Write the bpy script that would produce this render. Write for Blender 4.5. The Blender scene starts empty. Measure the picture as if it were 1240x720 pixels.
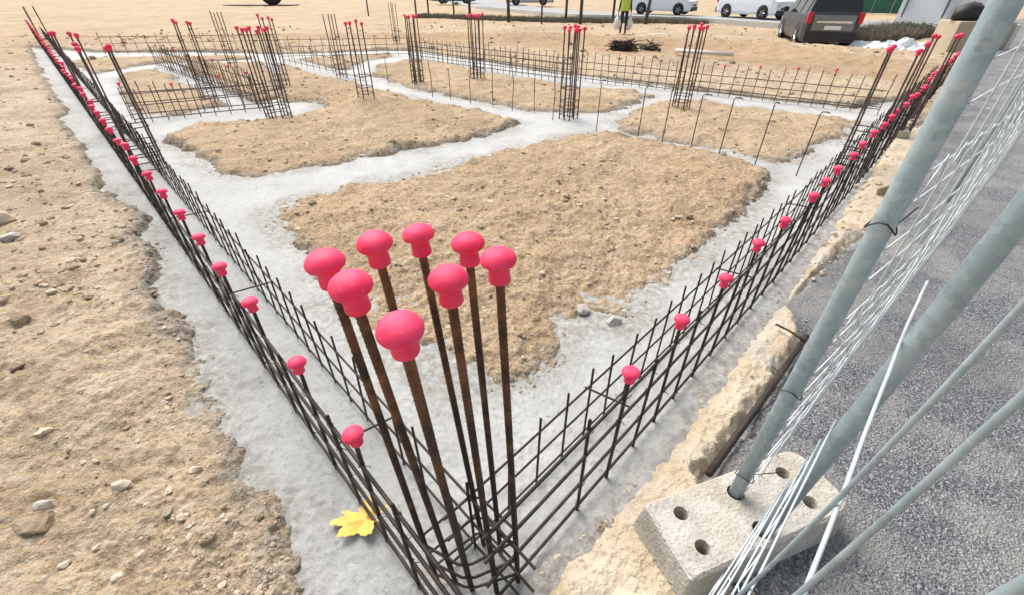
import bpy, bmesh, math, random
import numpy as np
from mathutils import Vector, Matrix
R = math.radians
rnd = random.Random(11)
S = bpy.context.scene
COL = S.collection

# ------------------------------------------------------------------ camera, light, exposure
cam = bpy.data.objects.new('camera', bpy.data.cameras.new('camera'))
COL.objects.link(cam)
cam.location = (0, 0, 1.4)
cam.rotation_euler = (R(90 - 35.9), 0, 0)
cam.data.sensor_width = 36
cam.data.lens = 15.24
cam.data.clip_start = 0.02
cam.data.clip_end = 2000
S.camera = cam
W = bpy.data.worlds.new('World')
S.world = W
W.use_nodes = True
nt = W.node_tree
sky = nt.nodes.new('ShaderNodeTexSky')
sky.sky_type = 'NISHITA'
sky.sun_disc = False
sky.sun_elevation = R(52)
sky.sun_rotation = R(-35)
sky.air_density = 1.0
sky.dust_density = 4.0
sky.ozone_density = 1.0
bg = nt.nodes['Background']
bg.inputs['Strength'].default_value = 0.11
hs = nt.nodes.new('ShaderNodeHueSaturation')   # thin overcast: the sky is greyer than clear air
hs.inputs['Saturation'].default_value = 0.42
nt.links.new(sky.outputs[0], hs.inputs['Color'])
nt.links.new(hs.outputs[0], bg.inputs['Color'])
sun = bpy.data.objects.new('sun', bpy.data.lights.new('sun', 'SUN'))
COL.objects.link(sun)
sun.data.energy = 2.0
sun.data.angle = R(40)
sun.data.color = (1.0, 0.95, 0.88)
sun.rotation_euler = Vector((math.sin(R(-35)) * math.cos(R(52)), math.cos(R(-35)) * math.cos(R(52)), math.sin(R(52)))).to_track_quat('Z', 'Y').to_euler()
S.view_settings.view_transform = 'Standard'
S.view_settings.look = 'None'
S.view_settings.exposure = 0.93
S.view_settings.gamma = 1

# ------------------------------------------------------------------ materials
def mat(name, build=None, col=(.5, .5, .5), rough=.7, metal=0.0, spec=.5):
    m = bpy.data.materials.new(name)
    m.use_nodes = True
    n = m.node_tree
    b = n.nodes['Principled BSDF']
    b.inputs['Base Color'].default_value = (*col, 1)
    b.inputs['Roughness'].default_value = rough
    b.inputs['Metallic'].default_value = metal
    b.inputs['Specular IOR Level'].default_value = spec
    if build:
        build(Nd(n), b)
    return m

class Nd:
    def __init__(s, t):
        s.t = t
        s.pos = None
    def new(s, kind, **kw):
        n = s.t.nodes.new(kind)
        for k, v in kw.items():
            setattr(n, k, v)
        return n
    def link(s, a, b):
        s.t.links.new(a, b)
    def P(s):
        if s.pos is None:
            s.pos = s.new('ShaderNodeNewGeometry').outputs['Position']
        return s.pos
    def O(s):
        return s.new('ShaderNodeTexCoord').outputs['Object']
    def noise(s, scale, detail=4, rough=.55, vec=None, dist=0):
        n = s.new('ShaderNodeTexNoise')
        n.inputs['Scale'].default_value = scale
        n.inputs['Detail'].default_value = detail
        n.inputs['Roughness'].default_value = rough
        n.inputs['Distortion'].default_value = dist
        s.link(vec or s.P(), n.inputs['Vector'])
        return n.outputs['Fac']
    def voro(s, scale, feature='F1', vec=None, out='Distance'):
        n = s.new('ShaderNodeTexVoronoi')
        n.feature = feature
        n.inputs['Scale'].default_value = scale
        s.link(vec or s.P(), n.inputs['Vector'])
        return n.outputs[out]
    def ramp(s, fac, stops):
        n = s.new('ShaderNodeValToRGB')
        e = n.color_ramp.elements
        while len(e) < len(stops):
            e.new(.5)
        for el, (p, c) in zip(e, stops):
            el.position = p
            el.color = (c, c, c, 1) if not hasattr(c, '__len__') else (*c, 1)
        s.link(fac, n.inputs['Fac'])
        return n.outputs['Color']
    def mix(s, fac, a, b, mode='MIX'):
        n = s.new('ShaderNodeMix', data_type='RGBA', blend_type=mode)
        for sock, v in ((n.inputs['Factor'], fac), (n.inputs['A'], a), (n.inputs['B'], b)):
            if hasattr(v, 'links'):
                s.link(v, sock)
            elif hasattr(v, '__len__'):
                sock.default_value = (*v, 1)
            else:
                sock.default_value = v
        return n.outputs['Result']
    def math(s, op, a, b=0.0, clamp=False):
        n = s.new('ShaderNodeMath', operation=op, use_clamp=clamp)
        for i, v in enumerate((a, b)):
            if hasattr(v, 'links'):
                s.link(v, n.inputs[i])
            else:
                n.inputs[i].default_value = v
        return n.outputs[0]
    def attr(s, name):
        return s.new('ShaderNodeAttribute', attribute_name=name).outputs['Fac']
    def bump(s, b, h, dist=.01, strength=1.0, chain=None):
        n = s.new('ShaderNodeBump')
        n.inputs['Distance'].default_value = dist
        n.inputs['Strength'].default_value = strength
        s.link(h, n.inputs['Height'])
        if chain is not None:
            s.link(chain, n.inputs['Normal'])
        s.link(n.outputs['Normal'], b.inputs['Normal'])
        return n.outputs['Normal']

def b_soil(n, b):
    big = n.noise(.9, 5)
    mid = n.noise(7, 6, .6)
    fine = n.noise(60, 5, .7)
    patch = n.ramp(n.noise(.32, 6, .68, dist=.8), [(.44, 0), (.66, 1)])
    t = n.math('ADD', n.attr('tint'), n.math('MULTIPLY', n.math('SUBTRACT', big, .5), 1.0), True)
    base = n.mix(t, (.585, .485, .345), (.455, .31, .18))
    base = n.mix(n.ramp(mid, [(.38, 0), (.60, 1)]), n.mix(.50, base, (.27, .175, .10)), base)
    base = n.mix(n.math('MULTIPLY', n.ramp(fine, [(.50, 0), (.70, 1)]), .6), base, (.72, .63, .49))
    base = n.mix(n.math('MULTIPLY', n.ramp(fine, [(.30, 1), (.46, 0)]), .75), base, (.15, .095, .055))
    base = n.mix(n.math('MULTIPLY', patch, .48), base, (.27, .195, .12))
    v = n.voro(55, out='Color')
    pe = n.ramp(v, [(.80, 0), (.84, 1)])
    base = n.mix(n.math('MULTIPLY', pe, .45), base, (.60, .54, .45))
    # cement slurry and darker soil along the poured strip
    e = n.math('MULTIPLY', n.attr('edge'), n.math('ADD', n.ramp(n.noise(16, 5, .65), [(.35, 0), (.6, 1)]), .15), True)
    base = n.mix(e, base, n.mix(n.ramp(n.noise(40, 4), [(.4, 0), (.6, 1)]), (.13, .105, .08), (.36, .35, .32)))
    n.link(base, b.inputs['Base Color'])
    h = n.math('ADD', n.math('MULTIPLY', n.noise(28, 6, .62), 1.0), n.math('MULTIPLY', n.noise(130, 4, .6), .35))
    n.bump(b, h, .035, .9)
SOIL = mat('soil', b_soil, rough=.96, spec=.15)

def b_conc(n, b):
    a = n.noise(1.6, 6, .6)
    f = n.noise(45, 5, .7)
    base = n.mix(n.ramp(a, [(.3, 0), (.7, 1)]), (.425, .43, .415), (.55, .555, .54))
    base = n.mix(n.math('MULTIPLY', n.ramp(f, [(.3, 1), (.48, 0)]), .55), base, (.24, .235, .22))
    st = n.ramp(n.noise(3.2, 6, .68, dist=.6), [(.50, 0), (.66, 1)])
    base = n.mix(n.math('MULTIPLY', st, .32), base, (.27, .26, .24))
    d = n.ramp(n.voro(75, out='Color'), [(.86, 0), (.90, 1)])
    base = n.mix(n.math('MULTIPLY', d, n.ramp(n.noise(5, 3), [(.45, .1), (.65, .65)])), base, (.2, .19, .175))
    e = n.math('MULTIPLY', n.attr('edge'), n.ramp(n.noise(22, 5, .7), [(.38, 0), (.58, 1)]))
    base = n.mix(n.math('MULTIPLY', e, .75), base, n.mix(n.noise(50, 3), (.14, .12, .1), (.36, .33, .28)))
    d2 = n.noise(190, 4, .75)
    base = n.mix(n.math('MULTIPLY', n.ramp(d2, [(.30, 1), (.42, 0)]), .55), base, (.17, .165, .15))
    base = n.mix(n.math('MULTIPLY', n.ramp(d2, [(.56, 0), (.72, 1)]), .45), base, (.66, .67, .66))
    n.link(base, b.inputs['Base Color'])
    h = n.math('ADD', n.math('MULTIPLY', n.noise(34, 6, .6), .30), n.math('MULTIPLY', n.noise(170, 5, .75), .7))
    n.bump(b, h, .016, .75)
CONC = mat('fresh_concrete', b_conc, rough=.8, spec=.3)

def b_asph(n, b):
    v = n.voro(180, out='Color')
    v2 = n.voro(90, out='Distance')
    base = n.ramp(v, [(0, (.05, .054, .062)), (.42, (.115, .121, .132)), (.72, (.22, .226, .236)), (1, (.42, .42, .415))])
    base = n.mix(n.ramp(v2, [(.02, 1), (.3, 0)]), base, (.22, .225, .235))
    base = n.mix(n.math('MULTIPLY', n.ramp(n.noise(2.2, 7, .7), [(.44, 0), (.66, 1)]), .7), base, (.40, .385, .35))
    base = n.mix(n.math('MULTIPLY', n.ramp(n.noise(1.1, 5, .6), [(.5, 0), (.62, 1)]), .4), base, (.10, .103, .11))
    n.link(base, b.inputs['Base Color'])
    n.bump(b, n.math('ADD', n.voro(150), n.math('MULTIPLY', n.noise(40, 4), .6)), .008, .9)
ASPH = mat('asphalt', b_asph, rough=.85, spec=.35)

def b_kerb(n, b):
    base = n.mix(n.ramp(n.noise(6, 6, .65), [(.38, 0), (.62, 1)]), (.55, .44, .30), (.70, .60, .46))
    base = n.mix(n.math('MULTIPLY', n.ramp(n.noise(34, 5, .7), [(.30, 1), (.46, 0)]), .6), base, (.32, .24, .16))
    base = n.mix(n.math('MULTIPLY', n.ramp(n.noise(3, 4), [(.52, 0), (.66, 1)]), .55), base, (.50, .485, .45))
    n.link(base, b.inputs['Base Color'])
    n.bump(b, n.math('ADD', n.noise(30, 6, .6), n.math('MULTIPLY', n.noise(120, 4), .3)), .025, .8)
KERB = mat('old_mortar', b_kerb, rough=.95, spec=.2)

def b_stone(n, b):
    o = n.O()
    base = n.mix(n.noise(4, 5, .6), (.44, .36, .26), (.70, .62, .50))
    rv = n.new('ShaderNodeObjectInfo').outputs['Random']
    base = n.mix(n.math('MULTIPLY', rv, .5), base, (.42, .36, .28))
    n.link(base, b.inputs['Base Color'])
    n.bump(b, n.noise(50, 5), .008, .7)
STONE = mat('pale_stone', b_stone, rough=.92, spec=.2)
def b_stone2(n, b):
    base = n.mix(n.noise(9, 5, .6), (.27, .20, .13), (.43, .34, .24))
    n.link(base, b.inputs['Base Color'])
    n.bump(b, n.noise(50, 5), .01, .8)
BSTONE = mat('brown_stone', b_stone2, rough=.95, spec=.15)
def b_stone3(n, b):
    base = n.mix(n.noise(14, 5, .6), (.34, .32, .28), (.54, .51, .46))
    n.link(base, b.inputs['Base Color'])
    n.bump(b, n.noise(60, 5), .006, .7)
GSTONE = mat('grey_stone', b_stone3, rough=.9, spec=.2)

def rusty(c1, c2, lo, hi, rough, tip=False):
    def f(n, b):
        q = n.noise(14, 5, .65)
        if tip:
            sx = n.new('ShaderNodeSeparateXYZ')
            n.link(n.O(), sx.inputs[0])
            q = n.math('ADD', q, n.math('MULTIPLY', n.math('SUBTRACT', sx.outputs[2], .86), .34))
        t = n.ramp(q, [(lo, 0), (hi, 1)])
        n.link(n.mix(t, c1, c2), b.inputs['Base Color'])
        n.bump(b, n.noise(260, 3), .002, .6)
    return f
STEEL = mat('dark_rebar', rusty((.020, .017, .016), (.075, .042, .027), .42, .75, .6), rough=.62, metal=.25)
RUST = mat('rusty_rebar', rusty((.030, .017, .013), (.23, .10, .042), .42, .74, .6, True), rough=.75, metal=.15)
FARSTEEL = mat('hazed_brown_rebar', rusty((.075, .055, .048), (.17, .105, .075), .42, .72, .6), rough=.75, metal=.1)  # rusty brown for far bars, made paler: distance haze painted into the colour

def b_cap(n, b):
    t = n.ramp(n.noise(30, 4, .6), [(.35, 0), (.7, 1)])
    cc = n.mix(t, (.84, .035, .11), (.88, .075, .165))
    cc = n.mix(n.math('MULTIPLY', n.ramp(n.noise(75, 5, .75), [(.60, 0), (.74, 1)]), .4), cc, (.78, .36, .34))
    n.link(cc, b.inputs['Base Color'])
    n.link(n.math('ADD', n.math('MULTIPLY', n.noise(60, 3), .25), .48), b.inputs['Roughness'])
    b.inputs['Subsurface Weight'].default_value = .12
    b.inputs['Subsurface Radius'].default_value = (.01, .002, .002)
    n.bump(b, n.noise(160, 3), .0012, .35)
CAP = mat('red_plastic', b_cap, rough=.5, spec=.32)

def b_galv(n, b):
    v = n.voro(70, out='Color')
    t = n.mix(.45, n.ramp(v, [(0, .1), (1, .9)]), n.ramp(n.noise(9, 6, .65), [(.3, 0), (.7, 1)]))
    base = n.mix(t, (.23, .31, .35), (.48, .59, .635))
    base = n.mix(n.math('MULTIPLY', n.ramp(n.noise(22, 5, .7), [(.58, 0), (.72, 1)]), .4), base, (.66, .65, .6))
    n.link(base, b.inputs['Base Color'])
    n.link(n.math('ADD', n.math('MULTIPLY', n.noise(30, 3), .3), .33), b.inputs['Roughness'])
    n.bump(b, n.noise(90, 3), .0015, .4)
GALV = mat('galvanised_steel', b_galv, rough=.45, metal=.45)
WIRE = mat('zinc_wire', lambda n, b: n.link(n.mix(n.noise(30, 3), (.46, .53, .56), (.68, .74, .75)), b.inputs['Base Color']), rough=.45, metal=.35)

def b_block(n, b):
    base = n.mix(n.ramp(n.noise(11, 6, .65), [(.35, 0), (.65, 1)]), (.40, .37, .315), (.56, .54, .485))
    sp = n.ramp(n.voro(120, out='Color'), [(.78, 0), (.86, 1)])
    base = n.mix(n.math('MULTIPLY', sp, .55), base, (.25, .23, .2))
    base = n.mix(n.math('MULTIPLY', n.ramp(n.noise(4, 5), [(.5, 0), (.68, 1)]), .6), base, (.46, .385, .27))
    n.link(base, b.inputs['Base Color'])
    n.bump(b, n.math('ADD', n.noise(60, 6, .65), n.math('MULTIPLY', n.voro(110), .5)), .006, .9)
BLOCK = mat('cast_concrete', b_block, rough=.92, spec=.25)

def b_leaf(n, b):
    t = n.noise(28, 4, .6)
    base = n.mix(n.ramp(t, [(.42, 0), (.68, 1)]), (.82, .60, .11), (.76, .38, .10))
    base = n.mix(n.ramp(n.noise(70, 3), [(.68, 0), (.76, 1)]), base, (.4, .16, .03))
    n.link(base, b.inputs['Base Color'])
LEAF = mat('yellow_leaf', b_leaf, rough=.55)
def flat(name, c, rough=.6, metal=0, var=.2, sc=6):
    def f(n, b):
        n.link(n.mix(n.noise(sc, 4), tuple(x * (1 - var) for x in c), tuple(min(1, x * (1 + var)) for x in c)), b.inputs['Base Color'])
    return mat(name, f, col=c, rough=rough, metal=metal)
WHITEP = flat('white_paint', (.74, .77, .79), .25, 0, .03)
GREYP = flat('grey_paint', (.045, .05, .056), .28, .3, .06)
TEALP = flat('teal_paint', (.10, .26, .26), .3, .1, .06)
SILVP = flat('silver_paint', (.45, .5, .55), .3, .3, .05)
GLASS = mat('dark_glass', None, (.015, .02, .025), .06, 0, .6)
RUBBER = flat('tyre_rubber', (.018, .018, .019), .85)
RIM = flat('alloy', (.45, .46, .47), .35, .7, .05)
BLACKP = flat('black_plastic', (.02, .02, .022), .6)
LAMP = mat('tail_lamp', None, (.5, .012, .03), .2)
HEADL = mat('head_lamp', None, (.55, .58, .6), .12)
PLATE = flat('plate_white', (.75, .75, .72), .5, 0, .03)
CHROME = mat('bright_trim', None, (.6, .6, .6), .25, .8)
HIVIS = flat('hi_vis', (.42, .58, .07), .8, 0, .3, 14)
CLOTH = flat('dark_cloth', (.022, .024, .03), .9, 0, .3, 20)
SKIN = flat('skin', (.50, .30, .21), .55, 0, .08)
HAIR = flat('hair', (.03, .022, .016), .7)
BAGM = flat('white_bag', (.68, .70, .72), .6, 0, .12, 12)
TARP = flat('pale_sheet', (.66, .71, .74), .5, 0, .14, 4)
BOARDW = flat('white_board', (.70, .78, .82), .5, 0, .06, 2)
GREENH = flat('green_hoarding', (.02, .12, .085), .6, 0, .35, 3)
BEIGE = flat('beige_concrete', (.43, .37, .27), .92, 0, .22, 4)
TIMBER = flat('dark_timber', (.065, .06, .055), .9, 0, .4, 6)
TWIG = flat('twig', (.045, .03, .022), .95, 0, .4, 9)
GRASS = flat('dry_grass', (.19, .17, .12), .95, 0, .45, 5)
BUSHM = flat('shrub_leaf', (.055, .075, .035), .9, 0, .4, 7)
PIPEW = flat('pale_pipe', (.62, .60, .56), .6, 0, .12)
ROADM = flat('road_tarmac', (.30, .31, .32), .85, 0, .22, .7)
KERBW = flat('pale_kerb_stone', (.58, .58, .56), .85, 0, .15, 3)
SHEET = flat('dark_sheet', (.05, .05, .05), .8, 0, .3, 2)
TIEW = mat('dark_wire', None, (.03, .03, .03), .6, .3)

# ------------------------------------------------------------------ helpers
def tag(o, label=None, cat=None, group=None, kind=None):
    if label: o['label'] = label
    if cat: o['category'] = cat
    if group: o['group'] = group
    if kind: o['kind'] = kind
    return o
def link(name, me, parent=None, loc=(0, 0, 0)):
    o = bpy.data.objects.new(name, me)
    COL.objects.link(o)
    o.location = loc
    if parent: o.parent = parent
    return o
def empty(name, loc, label=None, cat=None, group=None, rz=0):
    o = bpy.data.objects.new(name, None)
    COL.objects.link(o)
    o.empty_display_size = .1
    o.location = loc
    o.rotation_euler = (0, 0, rz)
    return tag(o, label, cat, group)
def mesh(name, verts, faces, m, smooth=False):
    me = bpy.data.meshes.new(name)
    me.from_pydata([tuple(v) for v in verts], [], faces)
    me.materials.append(m)
    if smooth:
        me.polygons.foreach_set('use_smooth', [True] * len(me.polygons))
    me.update()
    return me
def bm_mesh(name, bm, m, smooth=False):
    bmesh.ops.recalc_face_normals(bm, faces=bm.faces)
    me = bpy.data.meshes.new(name)
    bm.to_mesh(me)
    bm.free()
    for x in (m if isinstance(m, (list, tuple)) else [m]):
        me.materials.append(x)
    if smooth:
        me.polygons.foreach_set('use_smooth', [True] * len(me.polygons))
    return me
def tube_into(bm, pts, r, sides=8, close=True):
    pts = [Vector(p) for p in pts]
    rings = []
    n = len(pts)
    for i, p in enumerate(pts):
        d = (pts[min(i + 1, n - 1)] - pts[max(i - 1, 0)]).normalized()
        up = Vector((0, 0, 1)) if abs(d.z) < .9 else Vector((1, 0, 0))
        a = d.cross(up).normalized()
        c = d.cross(a)
        rr = r[i] if hasattr(r, '__len__') else r
        rings.append([bm.verts.new(p + rr * (math.cos(2 * math.pi * k / sides) * a + math.sin(2 * math.pi * k / sides) * c)) for k in range(sides)])
    for A, B in zip(rings, rings[1:]):
        for k in range(sides):
            bm.faces.new((A[k], A[(k + 1) % sides], B[(k + 1) % sides], B[k]))
    if close:
        bm.faces.new(rings[0][::-1])
        bm.faces.new(rings[-1])
def tube(name, pts, r, m, parent=None, sides=8, loc=(0, 0, 0)):
    bm = bmesh.new()
    tube_into(bm, pts, r, sides)
    return link(name, bm_mesh(name, bm, m, True), parent, loc)
def box_into(bm, lo, hi, bevel=0):
    r = bmesh.ops.create_cube(bm, size=1)
    vs = r['verts']
    lo, hi = Vector(lo), Vector(hi)
    for v in vs:
        v.co = Vector(((lo[i] + hi[i]) / 2 + v.co[i] * (hi[i] - lo[i]) for i in range(3)))
    if bevel:
        es = list({e for v in vs for e in v.link_edges})
        bmesh.ops.bevel(bm, geom=es, offset=bevel, segments=2, affect='EDGES', profile=.6)
def box(name, lo, hi, m, parent=None, bevel=0, loc=(0, 0, 0)):
    bm = bmesh.new()
    box_into(bm, lo, hi, bevel)
    return link(name, bm_mesh(name, bm, m), parent, loc)
def lathe(name, prof, m, seg=20):
    bm = bmesh.new()
    rings = []
    for r, z in prof:
        if r < 1e-6:
            rings.append([bm.verts.new((0, 0, z))])
        else:
            rings.append([bm.verts.new((r * math.cos(2 * math.pi * k / seg), r * math.sin(2 * math.pi * k / seg), z)) for k in range(seg)])
    for A, B in zip(rings, rings[1:]):
        for k in range(seg):
            k2 = (k + 1) % seg
            if len(A) == 1: bm.faces.new((A[0], B[k], B[k2]))
            elif len(B) == 1: bm.faces.new((A[k], A[k2], B[0]))
            else: bm.faces.new((A[k], A[k2], B[k2], B[k]))
    return bm_mesh(name, bm, m, True)
def UV(u, v):                     # axes of the footing: u along the right-hand wall, v along the left-hand wall
    return ((u - v) / math.sqrt(2), (u + v) / math.sqrt(2))
def uv(p):
    return ((p[0] + p[1]) / math.sqrt(2), (p[1] - p[0]) / math.sqrt(2))
def nth(i):
    w = ['first', 'second', 'third', 'fourth', 'fifth', 'sixth', 'seventh', 'eighth', 'ninth', 'tenth', 'eleventh', 'twelfth',
         'thirteenth', 'fourteenth', 'fifteenth', 'sixteenth', 'seventeenth', 'eighteenth', 'nineteenth', 'twentieth'] + ['twenty-' + k for k in ('first', 'second', 'third', 'fourth', 'fifth', 'sixth', 'seventh', 'eighth', 'ninth')] + ['thirtieth']
    return w[i]

# ------------------------------------------------------------------ noise and ground sheets
def hash2(ix, iy, seed):
    h = (ix.astype(np.int64) * 374761393 + iy.astype(np.int64) * 668265263 + seed * 1442695041) & 0xffffffff
    h = ((h ^ (h >> 13)) * 1274126177) & 0xffffffff
    return ((h ^ (h >> 16)) & 0xffff) / 65535.0
def vnoise(x, y, seed=0):
    ix, iy = np.floor(x), np.floor(y)
    fx, fy = x - ix, y - iy
    fx, fy = fx * fx * (3 - 2 * fx), fy * fy * (3 - 2 * fy)
    a, b = hash2(ix, iy, seed), hash2(ix + 1, iy, seed)
    c, d = hash2(ix, iy + 1, seed), hash2(ix + 1, iy + 1, seed)
    return (a + (b - a) * fx + (c - a) * fy + (a - b - c + d) * fx * fy) * 2 - 1
def fbm(x, y, f, oct=3, seed=0):
    s, amp = 0, 1.0
    for o in range(oct):
        ca, sa = math.cos(.7 * o + .3), math.sin(.7 * o + .3)
        s = s + amp * vnoise((x * ca - y * sa) * f, (x * sa + y * ca) * f, seed + o * 17)
        f *= 2.05
        amp *= .5
    return s
def sdist(poly, x, y):            # signed distance, positive inside
    P = np.array(poly, float)
    Q = np.roll(P, -1, axis=0)
    d2 = np.full(x.shape, 1e9)
    ins = np.zeros(x.shape, bool)
    for (ax, ay), (bx, by) in zip(P, Q):
        ex, ey = bx - ax, by - ay
        t = np.clip(((x - ax) * ex + (y - ay) * ey) / (ex * ex + ey * ey + 1e-12), 0, 1)
        dx, dy = x - ax - t * ex, y - ay - t * ey
        np.minimum(d2, dx * dx + dy * dy, out=d2)
        c = (ay > y) != (by > y)
        if c.any():
            xi = ax + (y - ay) * ex / (ey if abs(ey) > 1e-12 else 1e-12)
            ins ^= c & (x < xi)
    d = np.sqrt(d2)
    return np.where(ins, d, -d)
def sstep(a, b, t):
    t = np.clip((t - a) / (b - a), 0, 1)
    return t * t * (3 - 2 * t)
def polar(angs, rads):
    A, Rr = np.meshgrid(angs, rads)
    return (Rr * np.sin(A)), (Rr * np.cos(A))
def sheet(name, x, y, z, keep, m, attrs=None, closed=False):
    nr, na = x.shape
    idx = np.arange(nr * na).reshape(nr, na)
    if closed:
        nxt = np.roll(idx, -1, axis=1)
        q = np.stack([idx[:-1], idx[1:], nxt[1:], nxt[:-1]], -1).reshape(-1, 4)
    else:
        q = np.stack([idx[:-1, :-1], idx[1:, :-1], idx[1:, 1:], idx[:-1, 1:]], -1).reshape(-1, 4)
    q = q[:, ::-1]
    kf = keep.ravel()
    q = q[kf[q].any(axis=1)]
    used = np.unique(q)
    remap = np.full(nr * na, -1)
    remap[used] = np.arange(len(used))
    q = remap[q]
    co = np.stack([x.ravel(), y.ravel(), z.ravel()], -1)[used]
    me = bpy.data.meshes.new(name)
    me.vertices.add(len(co))
    me.vertices.foreach_set('co', co.astype(np.float32).ravel())
    me.loops.add(q.size)
    me.loops.foreach_set('vertex_index', q.astype(np.int32).ravel())
    me.polygons.add(len(q))
    me.polygons.foreach_set('loop_start', np.arange(0, q.size, 4, dtype=np.int32))
    me.polygons.foreach_set('use_smooth', np.ones(len(q), bool))
    me.update(calc_edges=True)
    me.materials.append(m)
    for k, v in (attrs or {}).items():
        a = me.attributes.new(k, 'FLOAT', 'POINT')
        a.data.foreach_set('value', v.ravel()[used].astype(np.float32))
    o = link(name, me)
    o['kind'] = 'structure'
    return o

# outlines on the ground, metres
FOOT = [(-0.521, 0.423), (-0.549, 0.500), (-0.605, 0.634), (-0.710, 0.704), (-0.793, 0.759), (-0.922, 0.853), (-1.034, 0.969), (-1.176, 1.141), (-1.345, 1.421), (-1.496, 1.579), (-1.678, 1.718), (-1.900, 1.919), (-2.031, 2.098), (-2.132, 2.300),
        (-2.409, 2.576), (-2.912, 3.135), (-3.190, 3.294), (-3.477, 3.539), (-4.213, 4.320), (-4.756, 4.881), (-5.145, 5.208), (-5.739, 5.774), (-5.814, 6.030), (-6.763, 6.985), (-8.474, 8.724), (-10.457, 10.773), (-12.934, 13.341),
        (-10.283, 12.316), (-7.609, 12.316), (-5.625, 12.006), (-2.949, 12.641), (-2.423, 12.641), (-0.929, 11.026), (0.494, 9.651), (1.772, 8.557), (2.813, 7.667), (4.052, 6.710), (4.687, 6.306), (5.658, 6.873), (6.650, 7.470),
        (5.697, 6.553), (4.390, 5.040), (3.292, 3.814), (2.549, 3.015), (1.844, 2.261), (1.398, 1.801), (0.873, 1.249), (0.523, 0.869), (0.251, 0.615), (0.103, 0.504), (-.1, .42), (-.35, .3)]
ISL = [
    [(-1.877, 3.015), (-1.793, 3.213), (-1.515, 3.449), (-1.029, 3.752), (-0.482, 4.196), (0.176, 4.701), (0.661, 5.106), (1.098, 5.174), (1.522, 4.789), (1.977, 4.558), (2.211, 4.294), (2.279, 3.877), (2.171, 3.539), (1.789, 2.958), (1.473, 2.659),
     (1.284, 2.454), (1.068, 2.205), (0.836, 1.997), (0.665, 1.766), (0.536, 1.699), (0.405, 1.752), (0.333, 1.685), (0.285, 1.622), (0.184, 1.476), (0.073, 1.345), (-0.028, 1.254), (-0.142, 1.282), (-0.293, 1.360), (-0.459, 1.465), (-0.686, 1.603), (-0.875, 1.752), (-1.045, 1.997), (-1.190, 2.098), (-1.322, 2.360), (-1.631, 2.695)],
    [(-3.816, 4.820), (-3.792, 5.208), (-3.774, 5.423), (-3.253, 5.574), (-2.826, 6.030), (-2.678, 6.403), (-2.880, 6.763), (-3.300, 6.763), (-4.267, 8.724), (-4.837, 10.184), (-3.364, 8.896), (-2.880, 8.318), (-1.963, 7.470), (-1.072, 6.710), (-0.213, 5.899), (0.163, 5.574),
     (-0.095, 5.174), (-0.540, 4.820), (-1.027, 4.531), (-1.593, 4.148), (-2.057, 3.835), (-2.353, 3.752), (-2.678, 3.835), (-3.014, 4.196)],
    [(-2.630, 8.896), (-2.795, 9.964), (-2.253, 11.157), (-1.016, 9.964), (0.295, 8.557), (1.106, 7.945), (1.963, 7.470), (2.129, 7.101), (1.834, 6.657), (1.321, 6.120), (0.875, 6.074), (0.223, 6.212), (-0.741, 6.985), (-1.620, 7.735)],
    [(1.271, 5.574), (1.531, 6.074), (2.145, 6.710), (2.799, 6.873), (3.247, 6.502), (4.053, 5.899), (4.294, 5.613), (3.677, 4.944), (3.107, 4.504), (2.680, 4.172), (2.469, 4.148), (2.149, 4.558), (1.637, 4.881), (1.337, 5.174)],
    [(-7.242, 8.724), (-7.143, 9.753), (-5.640, 8.241), (-4.028, 6.553), (-4.426, 5.899), (-4.860, 5.986), (-5.885, 7.101)],
    [(-6.997, 10.184), (-5.379, 10.530), (-4.639, 9.355), (-3.531, 7.101), (-3.669, 6.657), (-5.255, 8.318)],
    [(-5.088, 11.291), (-3.049, 12.159), (-2.718, 11.567), (-3.239, 10.650), (-3.292, 9.550), (-3.724, 9.858)],
    [(-9.857, 10.773), (-9.022, 11.428), (-6.282, 11.710), (-5.821, 11.157), (-7.679, 10.297), (-7.932, 9.166)],
]
ASPHALT = [(.62, -3), (.47, .30), (0.315, 0.482), (0.422, 0.544), (0.648, 0.832), (0.864, 1.023), (1.178, 1.336), (1.407, 1.570), (1.400, 1.723), (1.482, 1.865), (1.694, 2.057), (1.873, 2.218), (2.002, 2.315), (2.262, 2.564), (2.400, 2.623), (2.757, 2.950), (3.071, 3.258),
           (3.614, 3.823), (4.409, 4.647), (5.887, 6.222), (10.140, 10.759), (20.261, 21.508), (34, 32), (40, -3)]
KERBP = [(.30, .15), (.06, .42), (0.071, 0.517), (0.229, 0.634), (0.506, 0.891), (0.854, 1.272), (1.379, 1.815), (1.789, 2.261), (2.456, 2.987), (3.218, 3.814), (4.297, 5.040), (6.3, 6.3), (7.0, 5.9), (5.875, 6.173), (4.430, 4.623), (3.622, 3.787), (3.084, 3.233), (2.772, 2.929), (2.416, 2.606), (2.271, 2.537), (2.012, 2.293), (1.885, 2.197), (1.707, 2.038), (1.495, 1.849), (1.440, 1.594), (1.204, 1.345), (0.886, 1.030), (0.664, 0.838), (.66, .6), (.62, .25)]
BANK = [(-30, 22), (-4.973, 15.949), (-2.190, 14.755), (0.467, 14.116), (2.949, 12.641), (5.435, 11.567), (6.313, 9.753), (12, 6)]

def seg_dist(line, x, y):
    d = np.full(x.shape, 1e9)
    side = np.zeros(x.shape)
    for (ax, ay), (bx, by) in zip(line, line[1:]):
        ex, ey = bx - ax, by - ay
        t = np.clip(((x - ax) * ex + (y - ay) * ey) / (ex * ex + ey * ey), 0, 1)
        dx, dy = x - ax - t * ex, y - ay - t * ey
        dd = np.hypot(dx, dy)
        c = ex * dy - ey * dx
        up = dd < d
        d = np.where(up, dd, d)
        side = np.where(up, np.sign(c), side)
    return d, side

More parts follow.
